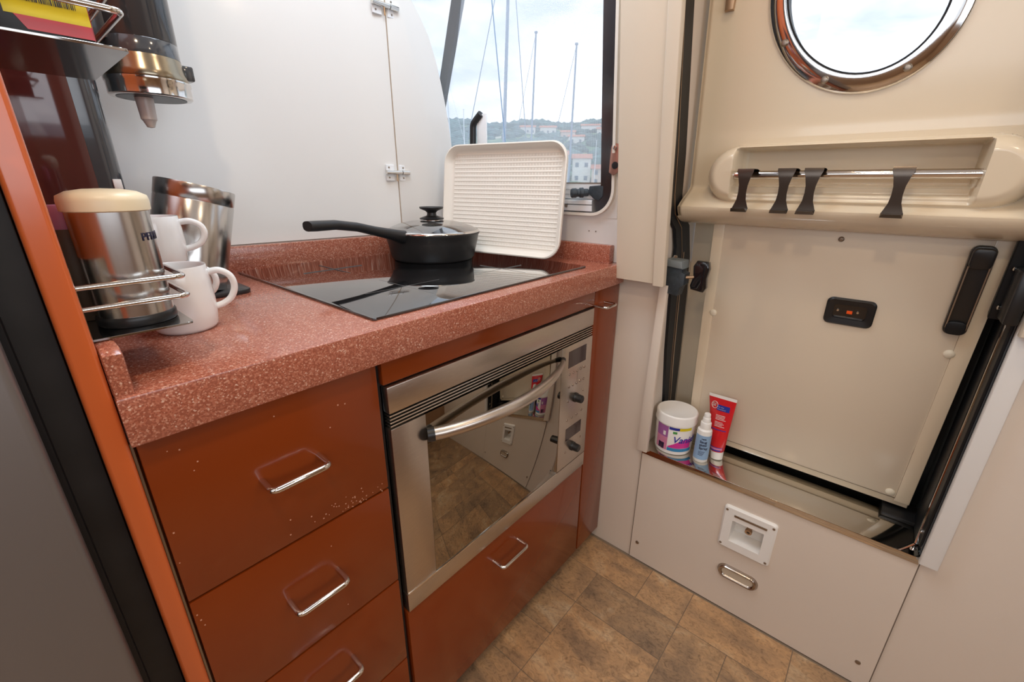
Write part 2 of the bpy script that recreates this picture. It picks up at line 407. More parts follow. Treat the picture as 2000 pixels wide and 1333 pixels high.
def screen_mat():
    m, nt, out = nmat('insect_mesh')
    tc = nt.nodes.new('ShaderNodeTexCoord')
    wy = N(nt, 'ShaderNodeTexWave', wave_type='BANDS', bands_direction='Y', Scale=170.0); L(nt, tc.outputs['Object'], wy.inputs['Vector'])
    wz = N(nt, 'ShaderNodeTexWave', wave_type='BANDS', bands_direction='Z', Scale=170.0); L(nt, tc.outputs['Object'], wz.inputs['Vector'])
    mxx = N(nt, 'ShaderNodeMath', operation='MAXIMUM'); L(nt, wy.outputs['Fac'], mxx.inputs[0]); L(nt, wz.outputs['Fac'], mxx.inputs[1])
    r = ramp(nt, mxx.outputs[0], [(0.5, 0.16), (0.95, 0.46)])
    t = nt.nodes.new('ShaderNodeBsdfTransparent')
    d = nt.nodes.new('ShaderNodeBsdfDiffuse'); d.inputs[0].default_value = (0.45, 0.50, 0.58, 1)
    tl = nt.nodes.new('ShaderNodeBsdfTranslucent'); tl.inputs[0].default_value = (0.86, 0.89, 0.94, 1)
    a = nt.nodes.new('ShaderNodeAddShader'); L(nt, d.outputs[0], a.inputs[0]); L(nt, tl.outputs[0], a.inputs[1])
    mx = nt.nodes.new('ShaderNodeMixShader'); L(nt, r.outputs[0], mx.inputs[0]); L(nt, t.outputs[0], mx.inputs[1]); L(nt, a.outputs[0], mx.inputs[2])
    L(nt, mx.outputs[0], out.inputs[0]); return m
M_['screen'] = screen_mat()
def emis(name, col, s):
    m, nt, out = nmat(name); e = nt.nodes.new('ShaderNodeEmission'); e.inputs[0].default_value = (*col, 1); e.inputs[1].default_value = s
    L(nt, e.outputs[0], out.inputs[0]); return m
M_['lampglow'] = emis('added_lamp_glow', (1.0, 0.86, 0.68), 5.0)

M_['hatch_fill_glow'] = emis('hatch_fill_pane', (0.86, 0.93, 1.0), 1.5)  # glowing pane of the added hatch
# ================================================================== SETTING
# --- floor with separate tiles
fb = MB().box(-3.0, 0.2, -1.8, 0.9, -0.04, -0.0015).build('floor', M_['grout']); tag(fb, kind='structure')
xs = [0.10, -0.004, -0.125, -0.247, -0.368, -0.486, -0.607, -0.728, -0.85, -0.97, -1.09]
ys = [0.045, -0.077, -0.197, -0.319, -0.441, -0.564, -0.685, -0.807, -0.93]
# columns i between xs[i+1]..xs[i]; rows j between ys[j+1]..ys[j]
used = set(); tiles = []
def put(i, j, w, h):
    for a in range(w):
        for b_ in range(h): used.add((i + a, j + b_))
    tiles.append((xs[i + w], xs[i], ys[j + h], ys[j]))
fixed = [(1, 0, 1, 2), (1, 2, 1, 1), (1, 3, 1, 2), (2, 0, 1, 1), (2, 1, 1, 2), (3, 0, 1, 1), (4, 0, 1, 1), (3, 1, 2, 2), (2, 3, 2, 1), (5, 0, 2, 1), (5, 1, 1, 2), (2, 4, 1, 1), (1, 5, 2, 2), (4, 3, 1, 1), (3, 4, 2, 2), (6, 1, 2, 2), (5, 3, 2, 1), (5, 4, 1, 1), (0, 0, 1, 2), (0, 2, 1, 2), (0, 4, 1, 2)]
for f_ in fixed: put(*f_)
for j in range(len(ys) - 1):
    for i in range(len(xs) - 1):
        if (i, j) in used: continue
        w = 2 if (i + 1 < len(xs) - 1 and (i + 1, j) not in used and rnd.random() < 0.4) else 1
        put(i, j, w, 1)
for (x0, x1, y0, y1) in tiles:
    if x0 > -0.01: continue
    MB().box(x0 + 0.0008, min(x1, 0.0) - 0.0008, y0 + 0.0008, y1 - 0.0008, -0.0015, 0.0, 0.0005, 1).build('tile', M_['tile'], fb)
MB().box(-3.0, -1.1, -1.8, 0.9, -0.0015, -0.0002).build('floor_covering', M_['tile'], fb)
MB().box(-1.1, 0.003, -1.8, -0.94, -0.0015, -0.0002).build('floor_covering', M_['tile'], fb)

# --- aft bulkhead (x = 0 plane): lower wall, piers, raked part with window hole
RB = 0.12
def xb(z): return -0.02 - RB * (z - 0.9)
WY0, WY1, WZ0, WZ1 = 0.022, 0.85, 1.034, 1.72
b = MB()
b.box(0.004, 0.20, -1.8, -0.449, 0.0, 0.385); b.box(0.004, 0.20, -0.371, 0.95, 0.0, 0.385); b.box(0.004, 0.20, -0.449, -0.371, 0.0, 0.231); b.box(0.004, 0.20, -0.449, -0.371, 0.300, 0.385)
b.box(0.004, 0.27, -0.116, -0.05, 0.385, 0.90); b.box(0.004, 0.06, -0.05, 0.95, 0.385, 0.90)
b.box(0.004, 0.27, -1.8, -0.708, 0.385, 2.0)
pr = lambda z0, z1, y0, y1, th=0.05: b.prism([(xb(z0), z0), (xb(z1), z1), (xb(z1) + th, z1), (xb(z0) + th, z0)], (0, y0, 0), (1, 0, 0), (0, 0, 1), (0, y1 - y0, 0))
b2 = b; b = MB(); pr(0.9095, WZ0, -0.05, 0.95); lowp = b; b = b2; pr(WZ0, WZ1, -0.05, WY0); pr(WZ0, WZ1, WY1, 0.95); pr(WZ1, 2.0, -0.05, 0.95)
# jamb beside the door
b.prism([(-0.02, 0.9), (-0.17, 2.0), (0.27, 2.0), (0.27, 0.9)], (0, -0.112, 0), (1, 0, 0), (0, 0, 1), (0, 0.062, 0))
b.box(-0.12, 0.2, -0.708, -0.128, 1.80, 2.0)
wr = b.build('wall_right', M_['bulkhead']); tag(wr, kind='structure')
lowp.build('window_apron', M_['wall'], wr)  # same bulkhead in a lighter white, window light put into its colour
for (y, z) in ((0.086, 0.984), (0.066, 0.984)):
    MB().lathe([(0.0016, 0), (0.0016, 0.001)], (xb(z) - 0.0012, y, z), 10, axis=(1, 0, 0)).build('screw_hole', M_['joint'], wr)
# back (hull side) wall: slightly angled
def yw(x): return 0.548 - 0.1267 * (x + 0.354)
b = MB()
b.prism([(-1.02, yw(-1.02)), (-0.2895, yw(-0.2895)), (-0.2895, yw(-0.2895) + 0.02), (-1.02, yw(-1.02) + 0.02)], (0, 0, 0.86), (1, 0, 0), (0, 1, 0), (0, 0, 1.14))
wbk = b.build('wall_back', M_['wall']); tag(wbk, kind='structure')
# thin joint line above the backsplash
tl = MB(); tl.tube([(-1.0, yw(-1.0) - 0.0003, 0.9655), (-0.29, yw(-0.29) - 0.0003, 0.9655)], 0.0009, 6)
tl.build('wall_joint', M_['joint'], wbk)
h = MB().box(-1.1, 0.0, 0.95, 0.97, 0.86, 2.0).build('wall_hull', M_['wall']); h.name = 'wall_left'; tag(h, kind='structure')
# room behind the camera
c = MB().box(-3.0, 0.2, -1.8, 0.97, 2.0, 2.03).build('ceiling', M_['ceiling']); tag(c, kind='structure')
b = MB()
b.box(-3.0, 0.004, -1.83, -1.8, 0.0, 1.0); b.box(-3.0, 0.004, -1.83, -1.8, 1.7, 2.0); b.box(-3.0, -2.35, -1.83, -1.8, 1.0, 1.7); b.box(-0.3, 0.004, -1.83, -1.8, 1.0, 1.7)
o = b.build('wall_front', M_['wood']); tag(o, kind='structure')
b = MB()
b.box(-3.03, -3.0, -1.8, 0.97, 0.0, 1.1); b.box(-3.03, -3.0, -1.8, 0.97, 1.8, 2.0)
o = b.build('wall_far', M_['wood']); o.name = 'wall_behind'; tag(o, kind='structure')
for (x, y) in LAMPS:  # bodies for the unseen lamps added to light the room
    t = empty('added_ceiling_lamp', (x, y, 2.0), 'added unseen ceiling lamp ' + {(-0.42, -0.42): 'closest to the door', (-0.42, -1.15): 'in the corner far from the galley', (-1.15, -0.42): 'above the worktop end', (-1.9, -0.8): 'farthest from the door'}[(x, y)], 'lamp', 'added unseen ceiling lamps')
    MB().lathe([(0.065, 1.985), (0.065, 2.0), (0.05, 2.0), (0.05, 1.985)], (x, y, 0), 32, cap=False).build('rim', M_['chrome'], t)
    MB().lathe([(0.05, 1.990), (0.0, 1.988)], (x, y, 0), 32, cap=False).build('lens', M_['lampglow'], t)

t = empty('added_hatch', (-0.55, 0.12, 1.99), 'added unseen ceiling hatch lighting the worktop', 'hatch')  # hatch added out of view to bring cool light onto the galley
MB().box(-0.83, -0.27, -0.11, 0.35, 1.985, 2.0, 0.003).build('added_hatch_frame', M_['alu'], t)
MB().box(-0.80, -0.30, -0.08, 0.32, 1.980, 1.986).build('added_hatch_pane', M_['hatch_fill_glow'], t)
# --- galley window in the bulkhead
w1 = empty('window_1', (0, 0.4, 1.03), None, None, kind='structure')
def frame_strip(off_in, off_out, th, zcut, name, mat, xo):
    # rounded rectangular ring following the raked bulkhead
    cy, cz = (WY0 + WY1) / 2, (WZ0 + WZ1) / 2
    W0, H0 = WY1 - WY0, WZ1 - WZ0
    a = rrect(W0 + 2 * off_out, H0 + 2 * off_out, 0.055 + off_out, 10, cy, cz)
    i_ = rrect(W0 + 2 * off_in, H0 + 2 * off_in, max(0.012, 0.055 + off_in), 10, cy, cz)
    rings = []
    for (p, q) in zip(a + a[:1], i_ + i_[:1]):
        P = lambda pt, d: (xb(pt[1]) + xo - d, pt[0], pt[1])
        rings.append([P(p, 0), P(p, th), P(q, th), P(q, 0)])
    return MB().loft(rings, cap=False).build(name, mat, w1)
frame_strip(-0.026, 0.004, 0.010, 0, 'window_frame', M_['frame_steel'], 0.0)
frame_strip(0.004, 0.011, 0.012, 0, 'window_bead', M_['traym'], 0.0)
a_ = rrect(WY1 - WY0 + 0.03, WZ1 - WZ0 + 0.03, 0.002, 10, (WY0 + WY1) / 2, (WZ0 + WZ1) / 2)
i_ = rrect(WY1 - WY0 + 0.012, WZ1 - WZ0 + 0.012, 0.061, 10, (WY0 + WY1) / 2, (WZ0 + WZ1) / 2)
rings = []
for (p, q) in zip(a_ + a_[:1], i_ + i_[:1]):
    rings.append([(xb(p[1]) - 0.0008, p[0], p[1]), (xb(q[1]) - 0.0008, q[0], q[1]), (xb(q[1]) + 0.03, q[0], q[1]), (xb(p[1]) + 0.03, p[0], p[1])])
MB().loft(rings, cap=False).build('window_lining', M_['wall'], w1)
# lower aluminium track with ribs, in front of the glass
b = MB()
for (z0, z1, d) in ((1.034, 1.048, 0.004), (1.048, 1.0505, 0.001), (1.0505, 1.0585, 0.004), (1.0585, 1.061, 0.002), (1.061, 1.064, -0.004), (1.064, 1.072, 0.003), (1.072, 1.074, 0.001), (1.074, 1.084, 0.003), (1.084, 1.086, 0.001), (1.086, 1.100, 0.004)):
    d += 0.0085 if z0 < 1.0605 else 0.0
    y_s = 0.072 if z0 < 1.0605 else 0.050
    b.prism([(xb(z0) - d, z0), (xb(z1) - d, z1), (xb(z1) + 0.03, z1), (xb(z0) + 0.03, z0)], (0, y_s, 0), (1, 0, 0), (0, 0, 1), (0, 0.84 - y_s, 0))
b.build('window_track', M_['alu'], w1)
MB().box(xb(1.1) - 0.005, xb(1.1) + 0.03, 0.05, 0.845, 1.100, 1.1025).build('track_edge', M_['joint'], w1)
MB().lathe([(0.0045, 0), (0.004, 0.002), (0, 0.0025)], (xb(1.046) - 0.0125, 0.148, 1.0455), 12, axis=(-1, 0, 0)).build('screw', M_['screw'], w1)
# mesh screens (outer sheet over all, second sheet on the left part)
def sheet(y0, y1, z0, z1, dx, name, mat, ytop=None):
    P = [(xb(z0) + dx, y0, z0), (xb(z0) + dx, y1, z0), (xb(z1) + dx, y1, z1), (xb(z1) + dx, ytop if ytop is not None else y0, z1)]
    m = MB(); vs = [m.bm.verts.new(p) for p in P]; m.bm.faces.new(vs); return m.build(name, mat, w1)
sheet(0.04, 0.85, 1.10, 1.72, 0.016, 'insect_screen', M_['screen'])
sheet(0.02, 0.85, 1.034, 1.72, 0.034, 'pane', M_['glass'])
def tb(p0, p1, r, mat, name, par): return MB().tube([p0, p1], r, 8).build(name, mat, par)
tb((xb(1.10) + 0.012, 0.362, 1.10), (xb(1.62) + 0.012, 0.380, 1.62), 0.0013, M_['ltblue'], 'screen_seam', w1)
# diagonal dark mullion on the left
b = MB(); b.prism([(0.425, 1.72), (0.470, 1.72), (0.665, 1.15), (0.640, 1.15)], (xb(1.4) - 0.005, 0, 0), (0, 1, 0), (0, 0, 1), (0.014, 0, 0))
b.build('mullion', pbr('grey_mullion', (0.20, 0.21, 0.22), 0.4), w1)
# catch at the lower right corner
t = MB(); cz = 1.079; cyk = 0.105
t.lathe([(0.0, 0), (0.003, 0.0), (0.004, 0.001), (0.0095, 0.0015), (0.0115, 0.004), (0.0115, 0.014), (0.0095, 0.016), (0.0095, 0.022), (0.0120, 0.024), (0.0120, 0.032), (0.009, 0.034), (0.009, 0.044)], (xb(cz) - 0.038, cyk + 0.012, cz - 0.002), 24, axis=(0.75, -0.66, 0.05))
t.build('catch_knob', M_['greymetal'], w1)
MB().prism([(0.042, 1.070), (0.040, 1.097), (0.080, 1.094), (0.084, 1.078), (0.066, 1.064), (0.052, 1.060)], (xb(1.078) - 0.012, 0, 0), (0, 1, 0), (0, 0, 1), (0.008, 0, 0), 0.002).build('catch_plate', M_['greymetal'], w1)
MB().prism([(0.000, 1.185), (0.022, 1.19), (0.024, 1.125), (0.012, 1.118), (0.0, 1.125)], (xb(1.15) - 0.014, 0, 0), (0, 1, 0), (0, 0, 1), (0.004, 0, 0), 0.002).build('hinge_plate', M_['pinkmetal'], w1)
MB().lathe([(0.008, 0), (0.008, 0.003), (0, 0.004)], (xb(1.14) - 0.014, 0.008, 1.14), 16, axis=(-1, 0, 0)).build('hinge_cap', M_['black'], w1)
MB().lathe([(0.005, 0), (0.004, 0.003), (0, 0.004)], (xb(1.178) - 0.014, 0.011, 1.178), 16, axis=(-1, 0, 0)).build('screw', M_['chrome'], w1)
# black window latch standing above the tray, outside frame
b = MB(); b.tube(fillet([(0.0, 0.466, 1.20), (-0.0, 0.464, 1.258), (-0.0, 0.432, 1.282)], 0.010), 0.0095, 12)
lt = b.build('window_latch', M_['black'], w1); lt.location = (xb(1.24) - 0.012, 0, 0)
MB().box(xb(1.24) - 0.010, xb(1.24) - 0.004, 0.415, 0.452, 1.20, 1.282, 0.002).build('latch_plate', M_['alu'], w1)

# --- casing between window and door (two boards, raked)
def xc(z): return -0.045 - 0.15 * (z - 0.86)
b = MB(); b.prism([(xc(0.876), 0.876), (xc(1.98), 1.98), (xb(1.98) + 0.01, 1.98), (-0.002, 0.876)], (0, -0.108, 0), (1, 0, 0), (0, 0, 1), (0, 0.097, 0), 0.002)
ca = b.build('trim_1', M_['casing']); tag(ca, kind='structure')
b = MB(); b.prism([(xc(0.872) - 0.006, 0.872), (xc(1.98) - 0.006, 1.98), (xc(1.98) + 0.012, 1.98), (xc(0.872) + 0.012, 0.872)], (0, -0.137, 0), (1, 0, 0), (0, 0, 1), (0, 0.0285, 0), 0.004, 3)
tag(b.build('trim_2', M_['casing']), kind='structure')
# door opening trims on lower part and right
b = MB(); b.prism([(-0.103, 0.392), (-0.1325, 0.392), (-0.1325, 0.868), (-0.112, 0.868)], (-0.014, 0, 0), (0, 1, 0), (0, 0, 1), (0.016, 0, 0), 0.003)
tag(b.build('trim_3', M_['bulkhead']), kind='structure')
b = MB(); b.prism([(-0.705, 0.392), (-0.7335, 0.392), (-0.7335, 1.98), (-0.705, 1.98)], (-0.016, 0, 0), (0, 1, 0), (0, 0, 1), (0.017, 0, 0), 0.004)
tag(b.build('trim_4', M_['wall']), kind='structure')
b = MB(); b.prism([(-0.705, 0.876), (-0.80, 0.876), (-0.80, 1.98), (-0.705, 1.98)], (-0.040, 0, 0), (0, 1, 0), (0, 0, 1), (0.023, 0, 0), 0.004)
tag(b.build('trim_5', M_['casing']), kind='structure')

# --- sill
b = MB()
b.box(-0.0040, 0.25, -0.707, -0.117, 0.382, 0.399, 0.0012, 2)
tag(b.build('trim_6', M_['sill']), kind='structure')

# --- jamb seals (black), left
SN = [(-0.20, 1.85), (-0.110, 1.42), (-0.054, 1.162), (-0.041, 1.078), (-0.026, 1.03), (0.018, 0.998), (0.036, 0.954), (0.041, 0.841), (0.064, 0.677), (0.101, 0.512), (0.12, 0.40)]
SF = [(-0.11, 1.85), (-0.027, 1.441), (0.035, 1.166), (0.046, 1.077), (0.060, 1.04), (0.115, 1.002), (0.148, 0.92), (0.168, 0.82), (0.190, 0.605), (0.200, 0.473), (0.203, 0.40)]
SY = [-0.112, -0.112, -0.112, -0.112, -0.113, -0.115, -0.116, -0.116, -0.116, -0.116, -0.116]
def seal(A, B, y0, y1, name, mat, par):
    rings = []
    for (a, c_, y0) in zip(A, B, SY):
        y1 = y0 - 0.006
        rings.append([(a[0], y0, a[1]), (a[0] + 0.004, y1, a[1]), (c_[0] - 0.004, y1, c_[1]), (c_[0], y0, c_[1])])
    return MB().loft(rings).build(name, mat, par)
ds = empty('trim_7', (0.05, -0.13, 0.4), None, None, kind='structure')
seal(SN, SF, -0.128, -0.135, 'rubber_seal', M_['rubber'], ds)
mid = [(a[0] * 0.60 + c_[0] * 0.40, (a[1] + c_[1]) / 2) for a, c_ in zip(SN, SF)]
b = MB(); b.tube([(p[0], yy_ - 0.0062, p[1]) for p, yy_ in zip(mid, SY)], 0.0010, 6); b.build('steel_strip', M_['brass'], ds)
b = MB(); b.tube([(p[0] + 0.012, -0.1222, p[1]) for p in mid[6:10]], 0.0020, 6); b.build('copper_strip', M_['brass'], ds)
# right jamb: dark mirror plate with rod
dj = empty('trim_8', (0.05, -0.70, 0.4), None, None, kind='structure')
MB().box(0.0045, 0.25, -0.7078, -0.7035, 0.400, 1.78).build('jamb_plate', M_['darksteel'], dj)
MB().box(0.132, 0.176, -0.7045, -0.700, 0.400, 1.78, 0.001).build('jamb_edge', M_['jambedge'], dj)
MB().box(0.050, 0.128, -0.703, -0.697, 0.400, 1.78, 0.002).build('rubber_seal', M_['rubber'], dj)
MB().box(0.002, 0.034, -0.703, -0.6985, 0.42, 1.78, 0.0015).build('rubber_seal', M_['rubber'], dj)
b = MB(); b.tube([(0.042, -0.7005, 0.40), (0.042, -0.7005, 1.78)], 0.0032, 10); b.build('steel_rod', M_['steel'], dj)
MB().lathe([(0.005, 0), (0.005, 0.003), (0, 0.0045)], (0.02, -0.699, 0.445), 14, axis=(0, 1, 0)).build('screw', M_['chrome'], dj)
MB().lathe([(0.005, 0), (0.005, 0.003), (0, 0.0045)], (0.02, -0.696, 0.399), 14, axis=(0, 0, 1)).build('screw', M_['chrome'], dj)
MB().box(0.10, 0.17, -0.70, -0.64, 0.399, 0.409, 0.002).build('door_guide', M_['black'], dj)

# ================================================================== DOOR (raked plane x = .128 - .1 (z - .44))
def xd(z): return 0.128 - 0.1 * (z - 0.44)
door = empty('door_1', (0.10, -0.4, 0.41), None, None, kind='structure')
def rk_prism(y0, y1, z0, z1, d0, d1, name, mat, par, bev=0.0, taper=None):
    # slab lying along the raked door, d = distance in front of the door plane
    nrm = Vector((-1, 0, -0.1)).normalized()
    pts = [(y0, z0), (y1, z0), (y1, z1), (y0, z1)] if taper is None else taper
    m = MB(); m.prism(pts, Vector((xd(0), 0, 0)) + nrm * d0, (0, 1, 0), (-0.1, 0, 1), nrm * (d1 - d0), bev)
    return m.build(name, mat, par)
rk_prism(-0.682, -0.19, 0.415, 1.03, -0.04, -0.003, 'door_leaf', M_['door'], door, 0.006)
rk_prism(-0.682, -0.655, 0.43, 1.03, -0.004, 0.002, 'door_stile', M_['door'], door, 0.002)
rk_prism(-0.216, -0.192, 0.43, 1.03, -0.004, 0.002, 'door_stile', M_['door'], door, 0.002)
rk_prism(-0.657, -0.207, 0.437, 1.03, -0.004, 0.0, 'inset_panel', M_['inset'], door, 0.001)
b = MB(); b.tube([(xd(0.98) - 0.001, -0.206, 0.98), (xd(0.437) - 0.001, -0.206, 0.437), (xd(0.437) - 0.001, -0.656, 0.437), (xd(1.0) - 0.001, -0.656, 1.0)], 0.0007, 5)
b.build('panel_joint', M_['joint'], door)
# jamb back (cream) seen left of the door
b = MB()
b.prism([(-0.117, 0.4), (-0.23, 0.4), (-0.23, 1.8), (-0.117, 1.8)], (xd(0), 0, 0), (0, 1, 0), (-0.1, 0, 1), (0.02, 0, 0.002))
b.xf(Matrix.Translation((0.095, 0, 0)))
b.build('door_stop', M_['casing'], door)
for (y, z, m) in ((-0.217, 0.795, 'gel'), (-0.652, 0.796, 'gel'), (-0.645, 0.449, 'gel')):
    MB().lathe([(0.0085, -0.001), (0.0085, 0.002), (0.006, 0.0042), (0, 0.005)], (xd(z), y, z), 20, axis=(-1, 0, -0.1)).build('screw_cap', M_[m], door)
MB().lathe([(0.0052, -0.001), (0.0052, 0.002), (0.003, 0.004), (0, 0.0044)], (xd(0.997), -0.441, 0.997), 16, axis=(-1, 0, -0.1)).build('panel_screw', M_['screw'], door)

for (ya, yb, za, zb_, m_, nm_) in ((-0.709, -0.60, 0.395, 1.80, 'rubber', 'door_backing_side'), (-0.60, -0.25, 0.395, 0.50, 'rubber', 'door_backing_bottom'), (-0.60, -0.25, 1.62, 1.80, 'casing', 'door_backing_top')):  # backing added behind the door to keep sky out of its gaps
    m = MB(); m.prism([(ya, za), (yb, za), (yb, zb_), (ya, zb_)], (xd(0) + 0.062, 0, 0), (0, 1, 0), (-0.1, 0, 1), (0.012, 0, 0.0012)); m.build(nm_, M_[m_], door)
# upper moulded skin as relief
def sm(a, b_, t):
    t = max(0.0, min(1.0, (t - a) / (b_ - a))); return t * t * (3 - 2 * t)
def relief(y, z):
    # lower roll
    zb = z - 1.013
    if zb < 0.040: roll = 0.072 * math.sqrt(max(0.0, 1 - ((0.040 - zb) / 0.040) ** 2)) if zb >= 0 else 0.0
    else: roll = 0.072 * (1 - sm(0.032, 0.088, zb))
    # stadium bulge
    cz, hh = 1.1175, 0.061
    yl, yr = -0.176 - hh, -0.672 + hh
    yy = min(max(y, yr), yl)
    ex = (y - yy) / (1.05 if y > yl else 1.05)
    d = hh - math.hypot(ex, z - cz)
    dome = 0.0
    if d > 0:
        q = min(d / 0.028, 1.0); dome = 0.068 * math.sqrt(1 - (1 - q) ** 2)
    endc = 1.0
    h = max(roll, dome)
    k = 0.006   # smooth blend
    if abs(roll - dome) < k: h += (k - abs(roll - dome)) ** 2 / (4 * k)
    # opening
    o_l = -0.232; o_r = -0.606
    oz0, oz1 = 1.068, 1.1715
    def inside(s): # ramp of wall thickness s
        return sm(0, s, min(o_l - y, y - o_r)) * sm(0, s * 0.8, z - oz0) * sm(0, s * 0.7, oz1 - z)
    ins = inside(0.007)
    zz = z - oz0
    floor_ = 0.052 if zz < 0.012 else (0.052 - 0.022 * sm(0.012, 0.017, zz) if zz < 0.026 else 0.030 - 0.048 * sm(0.027, 0.034, zz))
    h = h * (1 - ins) + floor_ * ins
    return h
dy = 0.0019
y0s, y1s, z0s, z1s = -0.690, -0.124, 1.012, 1.62
ny = int((y1s - y0s) / dy); 
zl = []
z = z0s
while z < z1s:
    zl.append(z); z += 0.0016 if z < 1.19 else 0.012
zl.append(z1s)
PC, PA, PB, PT = (-0.387, 1.415), 0.150, 0.119, math.radians(55)
def pell(y, z, s=0.0):
    c_, s_ = math.cos(PT), math.sin(PT); u = (y - PC[0]) * c_ + (z - PC[1]) * s_; v = -(y - PC[0]) * s_ + (z - PC[1]) * c_
    return math.hypot(u / (PA + s), v / (PB + s))
bm = bmesh.new(); grid = []
for z in zl:
    row = []
    for i in range(ny + 1):
        y = y0s + (y1s - y0s) * i / ny
        h = relief(y, z) if z < 1.20 else 0.0
        h *= 1.0
        e = min(y1s - y, y - y0s); edge = -0.010 * (1 - sm(0, 0.012, e)) if z > 1.03 else 0
        row.append(bm.verts.new((xd(z) - h - edge, y, z)))
    grid.append(row)
for j in range(len(zl) - 1):
    for i in range(ny):
        y = y0s + (y1s - y0s) * (i + 0.5) / ny; z = (zl[j] + zl[j + 1]) / 2
        if pell(y, z) < 1.0: continue
        bm.faces.new((grid[j][i], grid[j][i + 1], grid[j + 1][i + 1], grid[j + 1][i]))
# closing lip below the roll and sides
low = [bm.verts.new((xd(z0s) + 0.03, v.co.y, z0s)) for v in grid[0]]
for i in range(ny): bm.faces.new((low[i], low[i + 1], grid[0][i + 1], grid[0][i]))
for col_ in (0, ny):
    sd = [bm.verts.new((xd(r[col_].co.z) + 0.03, r[col_].co.y, r[col_].co.z)) for r in grid]
    for j in range(len(grid) - 1): bm.faces.new((sd[j], sd[j + 1], grid[j + 1][col_], grid[j][col_]))
bmesh.ops.delete(bm, geom=[v for v in bm.verts if not v.link_faces], context='VERTS')
bmesh.ops.recalc_face_normals(bm, faces=bm.faces[:])
mb = MB(); mb.bm.free(); mb.bm = bm
skin = mb.build('moulded_shelf_skin', M_['door'], door, 60)
# porthole
def ell(s, zoff=0.0, n=72):
    pts = []
    c_, s_ = math.cos(PT), math.sin(PT)
    for k in range(n):
        a = 2 * PI * k / n; u = (PA + s) * math.cos(a); v = (PB + s) * math.sin(a)
        pts.append((PC[0] + u * c_ - v * s_, PC[1] + u * s_ + v * c_))
    return pts
prof = [(0.019, -0.002), (0.0185, 0.004), (0.015, 0.007), (0.006, 0.0095), (-0.006, 0.011), (-0.0105, 0.0105), (-0.0125, 0.007), (-0.0125, -0.03)]
rings = []
for s_, d in prof:
    rings.append([(xd(z) - d, y, z) for (y, z) in ell(s_ + 0.0)])
mb = MB(); mb.loft(rings, cap=False); ph = mb.build('porthole_ring', M_['chrome'], door, 50)
mb = MB(); mb.loft([[(xd(z) - d, y, z) for (y, z) in ell(s_)] for s_, d in ((-0.0125, 0.0065), (-0.0145, 0.0065), (-0.0145, -0.02))], cap=False); mb.build('porthole_gasket', M_['rubber'], door)
mb = MB(); vs = [mb.bm.verts.new((xd(z) + 0.012, y, z)) for (y, z) in ell(-0.012)]; mb.bm.faces.new(vs); mb.build('porthole_pane', M_['glass'], door)
for deg in (143, 193, 236, 283, 20, 75, 330):
    a = math.radians(deg) ; c_, s_ = math.cos(PT), math.sin(PT)
    # place by polar angle about the centre
    rr = None
    for k in range(60, 220):
        r_ = k / 1000; y, z = PC[0] + r_ * math.cos(a), PC[1] + r_ * math.sin(a)
        if pell(y, z, 0.004) >= 1: break
    sc = MB().lathe([(0.0062, -0.002), (0.0062, 0.001), (0.004, 0.003), (0, 0.0035)], (xd(z) - 0.0108, y, z), 16, axis=(-1, 0, -0.1)).build('screw', M_['screw'], ph)
# cross faint mark (sticker) at the bottom of pane: mast-head instrument outside is skipped
# rod
b = MB(); b.tube([(0.012, -0.226, 1.1185), (0.012, -0.608, 1.1185)], 0.0082, 18); b.build('rail', M_['chrome'], door)
# flush handle on the right stile
fh = rk_prism(0, 0, 0, 0, 0.0, 0.013, 'flush_handle', M_['black'], door, 0.003, taper=[(p[0] - 0.645, p[1] + 0.921) for p in rrect(0.033, 0.165, 0.011)])
rk_prism(0, 0, 0, 0, 0.012, 0.024, 'handle_cap', M_['black'], fh, 0.003, taper=[(p[0] - 0.645, p[1] + 0.983) for p in rrect(0.030, 0.036, 0.009)])
rk_prism(0, 0, 0, 0, 0.012, 0.017, 'handle_cap', M_['rubber'], fh, 0.002, taper=[(p[0] - 0.645, p[1] + 0.853) for p in rrect(0.028, 0.026, 0.009)])
rk_prism(-0.6595, -0.6575, 0.852, 0.968, 0.012, 0.016, 'handle_edge', M_['screw'], fh)
rk_prism(-0.6325, -0.6305, 0.852, 0.968, 0.012, 0.016, 'handle_edge', M_['screw'], fh)
# black lock bezel
nrm = Vector((-1, 0, -0.1)).normalized()
out_ = rrect(0.084, 0.058, 0.011, 5, -0.4855, 0.8485); inn = rrect(0.056, 0.030, 0.006, 5, -0.4855, 0.8485)
P3 = lambda p, d: tuple(Vector((xd(0), 0, 0)) + Vector((0, 1, 0)) * p[0] + Vector((-0.1, 0, 1)) * p[1] + nrm * d)
o2 = rrect(0.078, 0.052, 0.010, 5, -0.4855, 0.8485)
rings = [[P3(p, d) for p in q] for q, d in ((out_, 0.0), (out_, 0.003), (o2, 0.006), (inn, 0.004), (inn, -0.0030))]
mb = MB(); mb.loft(rings, cap=False); lk = mb.build('lock_bezel', M_['black'], door, 40)
rk_prism(-0.5135, -0.4575, 0.8335, 0.8635, -0.003, 0.0005, 'lock_recess', M_['blackgloss'], lk)
rk_prism(-0.4905, -0.4810, 0.845, 0.8515, 0.0005, 0.0025, 'orange_tab', M_['orangebit'], lk)['label'] = 'orange lock indicator'
for y in (-0.465, -0.499):
    MB().lathe([(0.0024, -0.001), (0.0024, 0.0015), (0, 0.002)], (xd(0.85) - 0.0005, y, 0.850), 12, axis=(-1, 0, -0.1)).build('lock_screw', M_['steel'], lk)
rk_prism(-0.510, -0.461, 0.8345, 0.8375, 0.0005, 0.003, 'lock_lip', M_['greyplastic'], lk, 0.001)

